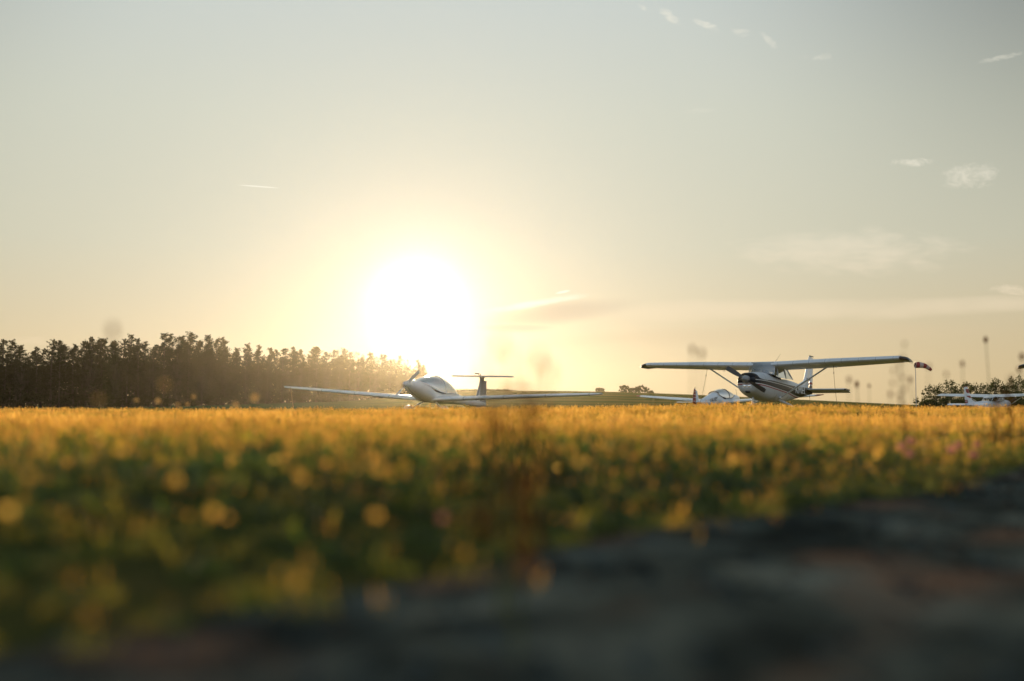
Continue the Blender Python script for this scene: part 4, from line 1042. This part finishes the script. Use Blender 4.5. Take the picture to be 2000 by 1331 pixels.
S(498, 777, 3.1, 'fluff', 'golden fluffy head, tallest before the forest left of the wing tip', 0, 1.0)
S(194, 779, 1.5, 'fluff', 'large soft orange disc of a seed head before the left forest', 0, .45)
S(322, 752, 1.5, 'fluff', 'soft orange disc of a seed head high before the forest trunks', 0, .4)
S(742, 915, 1.3, 'yellow', 'brightest golden flower, a round blurred disc in the middle left grass', 0, .8)
S(572, 877, 1.4, 'yellow', 'golden blurred flower left of the brightest one', 0, .75)
S(62, 928, 1.1, 'yellow', 'orange blurred flower near the left picture edge', 0, .6)
S(1131, 900, 1.6, 'yellow', 'golden blurred flower just right of the picture middle', 0, .7)
S(1432, 898, 1.95, 'yellow', 'golden oval blurred flower below the striped airplane', 0, .9)
S(963, 823, 1.8, 'yellow', 'small yellow flower right of the glider\'s tail', 0, .8)
S(948, 868, 1.5, 'yellow', 'yellow flower below the glider\'s tail', 0, .7)
S(1166, 833, 1.8, 'yellow', 'yellow flower below the glider\'s right wing tip', 0, .9)
S(1547, 825, 2.4, 'yellow', 'small yellow flower below the striped plane\'s left wheel', 0, 1.0)
S(1712, 884, 2.5, 'yellow', 'pale golden flower left of the pink clover', 0, 1.0)
for px, py, Y, lb in [(92, 872, 1.3, 'dull golden flower above the leftmost one, near the left edge'), (240, 880, 1.5, 'golden flower low before the left forest, right of the left-edge pair'), (345, 938, 1.2, 'orange flower down left of the two bright middle-left flowers'), (418, 1000, 1.15, 'low greenish-gold flower in the dark grass at left'),
                      (655, 868, 1.5, 'golden flower right of the upper bright one, under the glider\'s left wing'), (733, 1005, 1.2, 'orange flower straight below the brightest one'), (590, 930, 1.35, 'faint flower between and below the two bright left flowers'), (1235, 845, 1.9, 'yellow flower below the red-striped rudder, left of it'),
                      (1290, 870, 2.0, 'golden flower lower right of the red-striped rudder\'s flower'), (1412, 832, 2.2, 'small golden flower below the small white plane\'s canopy'), (1598, 868, 2.4, 'golden flower below the striped plane\'s tailplane'), (1655, 886, 2.3, 'golden flower just left of the pale one at the track edge'), (1905, 853, 3.1, 'golden flower above the rightmost clover pair')]:
    S(px, py, Y, 'yellow', lb, 0, .75)
for i, (px, py, Y, lb) in enumerate([(1775, 860, 2.9, 'topmost pink clover of the left clover clump'), (1772, 885, 2.75, 'lower pink clover of the left clover clump'), (1758, 872, 2.8, 'leftmost pink clover at the track edge'), (1855, 878, 3.0, 'pink clover between the two clover clumps'), (1868, 868, 3.1, 'pink clover just left of the rightmost pair'), (1897, 888, 3.05, 'lower pink clover of the rightmost pair'), (1905, 868, 3.2, 'upper pink clover of the rightmost pair'), (865, 1010, 1.35, 'large pinkish blurred clover low in the middle grass')]):
    S(px, py, Y, 'pink', lb, 2, 1.35 if i < 7 else .6)
# tall blurred weeds close to the lens, in front of the sun side sky
S(962, 672, .95, 'tall', 'large soft brown weed closest to the lens, left one below the sun', -16, 1.2)
S(1040, 705, 1.0, 'tall', 'soft brown weed right of the closest one, leaning right', 60, 1.4)
S(1012, 760, .8, 'tall', 'short soft brown weed in front of the motor glider\'s right wing', 5, 1.5)

# ------------------------------------------------------------------ air
hz = MB(); hz.box((0, 320, 10.5), (1100, 760, 27))
hm = bpy.data.materials.new('haze'); hm.use_nodes = True; t = N(hm.node_tree); t.n.clear()
pv = t.new('ShaderNodeVolumePrincipled'); pv.inputs['Color'].default_value = (1.0, .86, .62, 1); pv.inputs['Density'].default_value = .00006; pv.inputs['Anisotropy'].default_value = .88
ho = t.new('ShaderNodeOutputMaterial'); t.l.new(pv.outputs[0], ho.inputs['Volume'])
tag(hz.make('haze', hm, smooth=False), 'warm evening haze over the airfield', 'haze', kind='stuff')
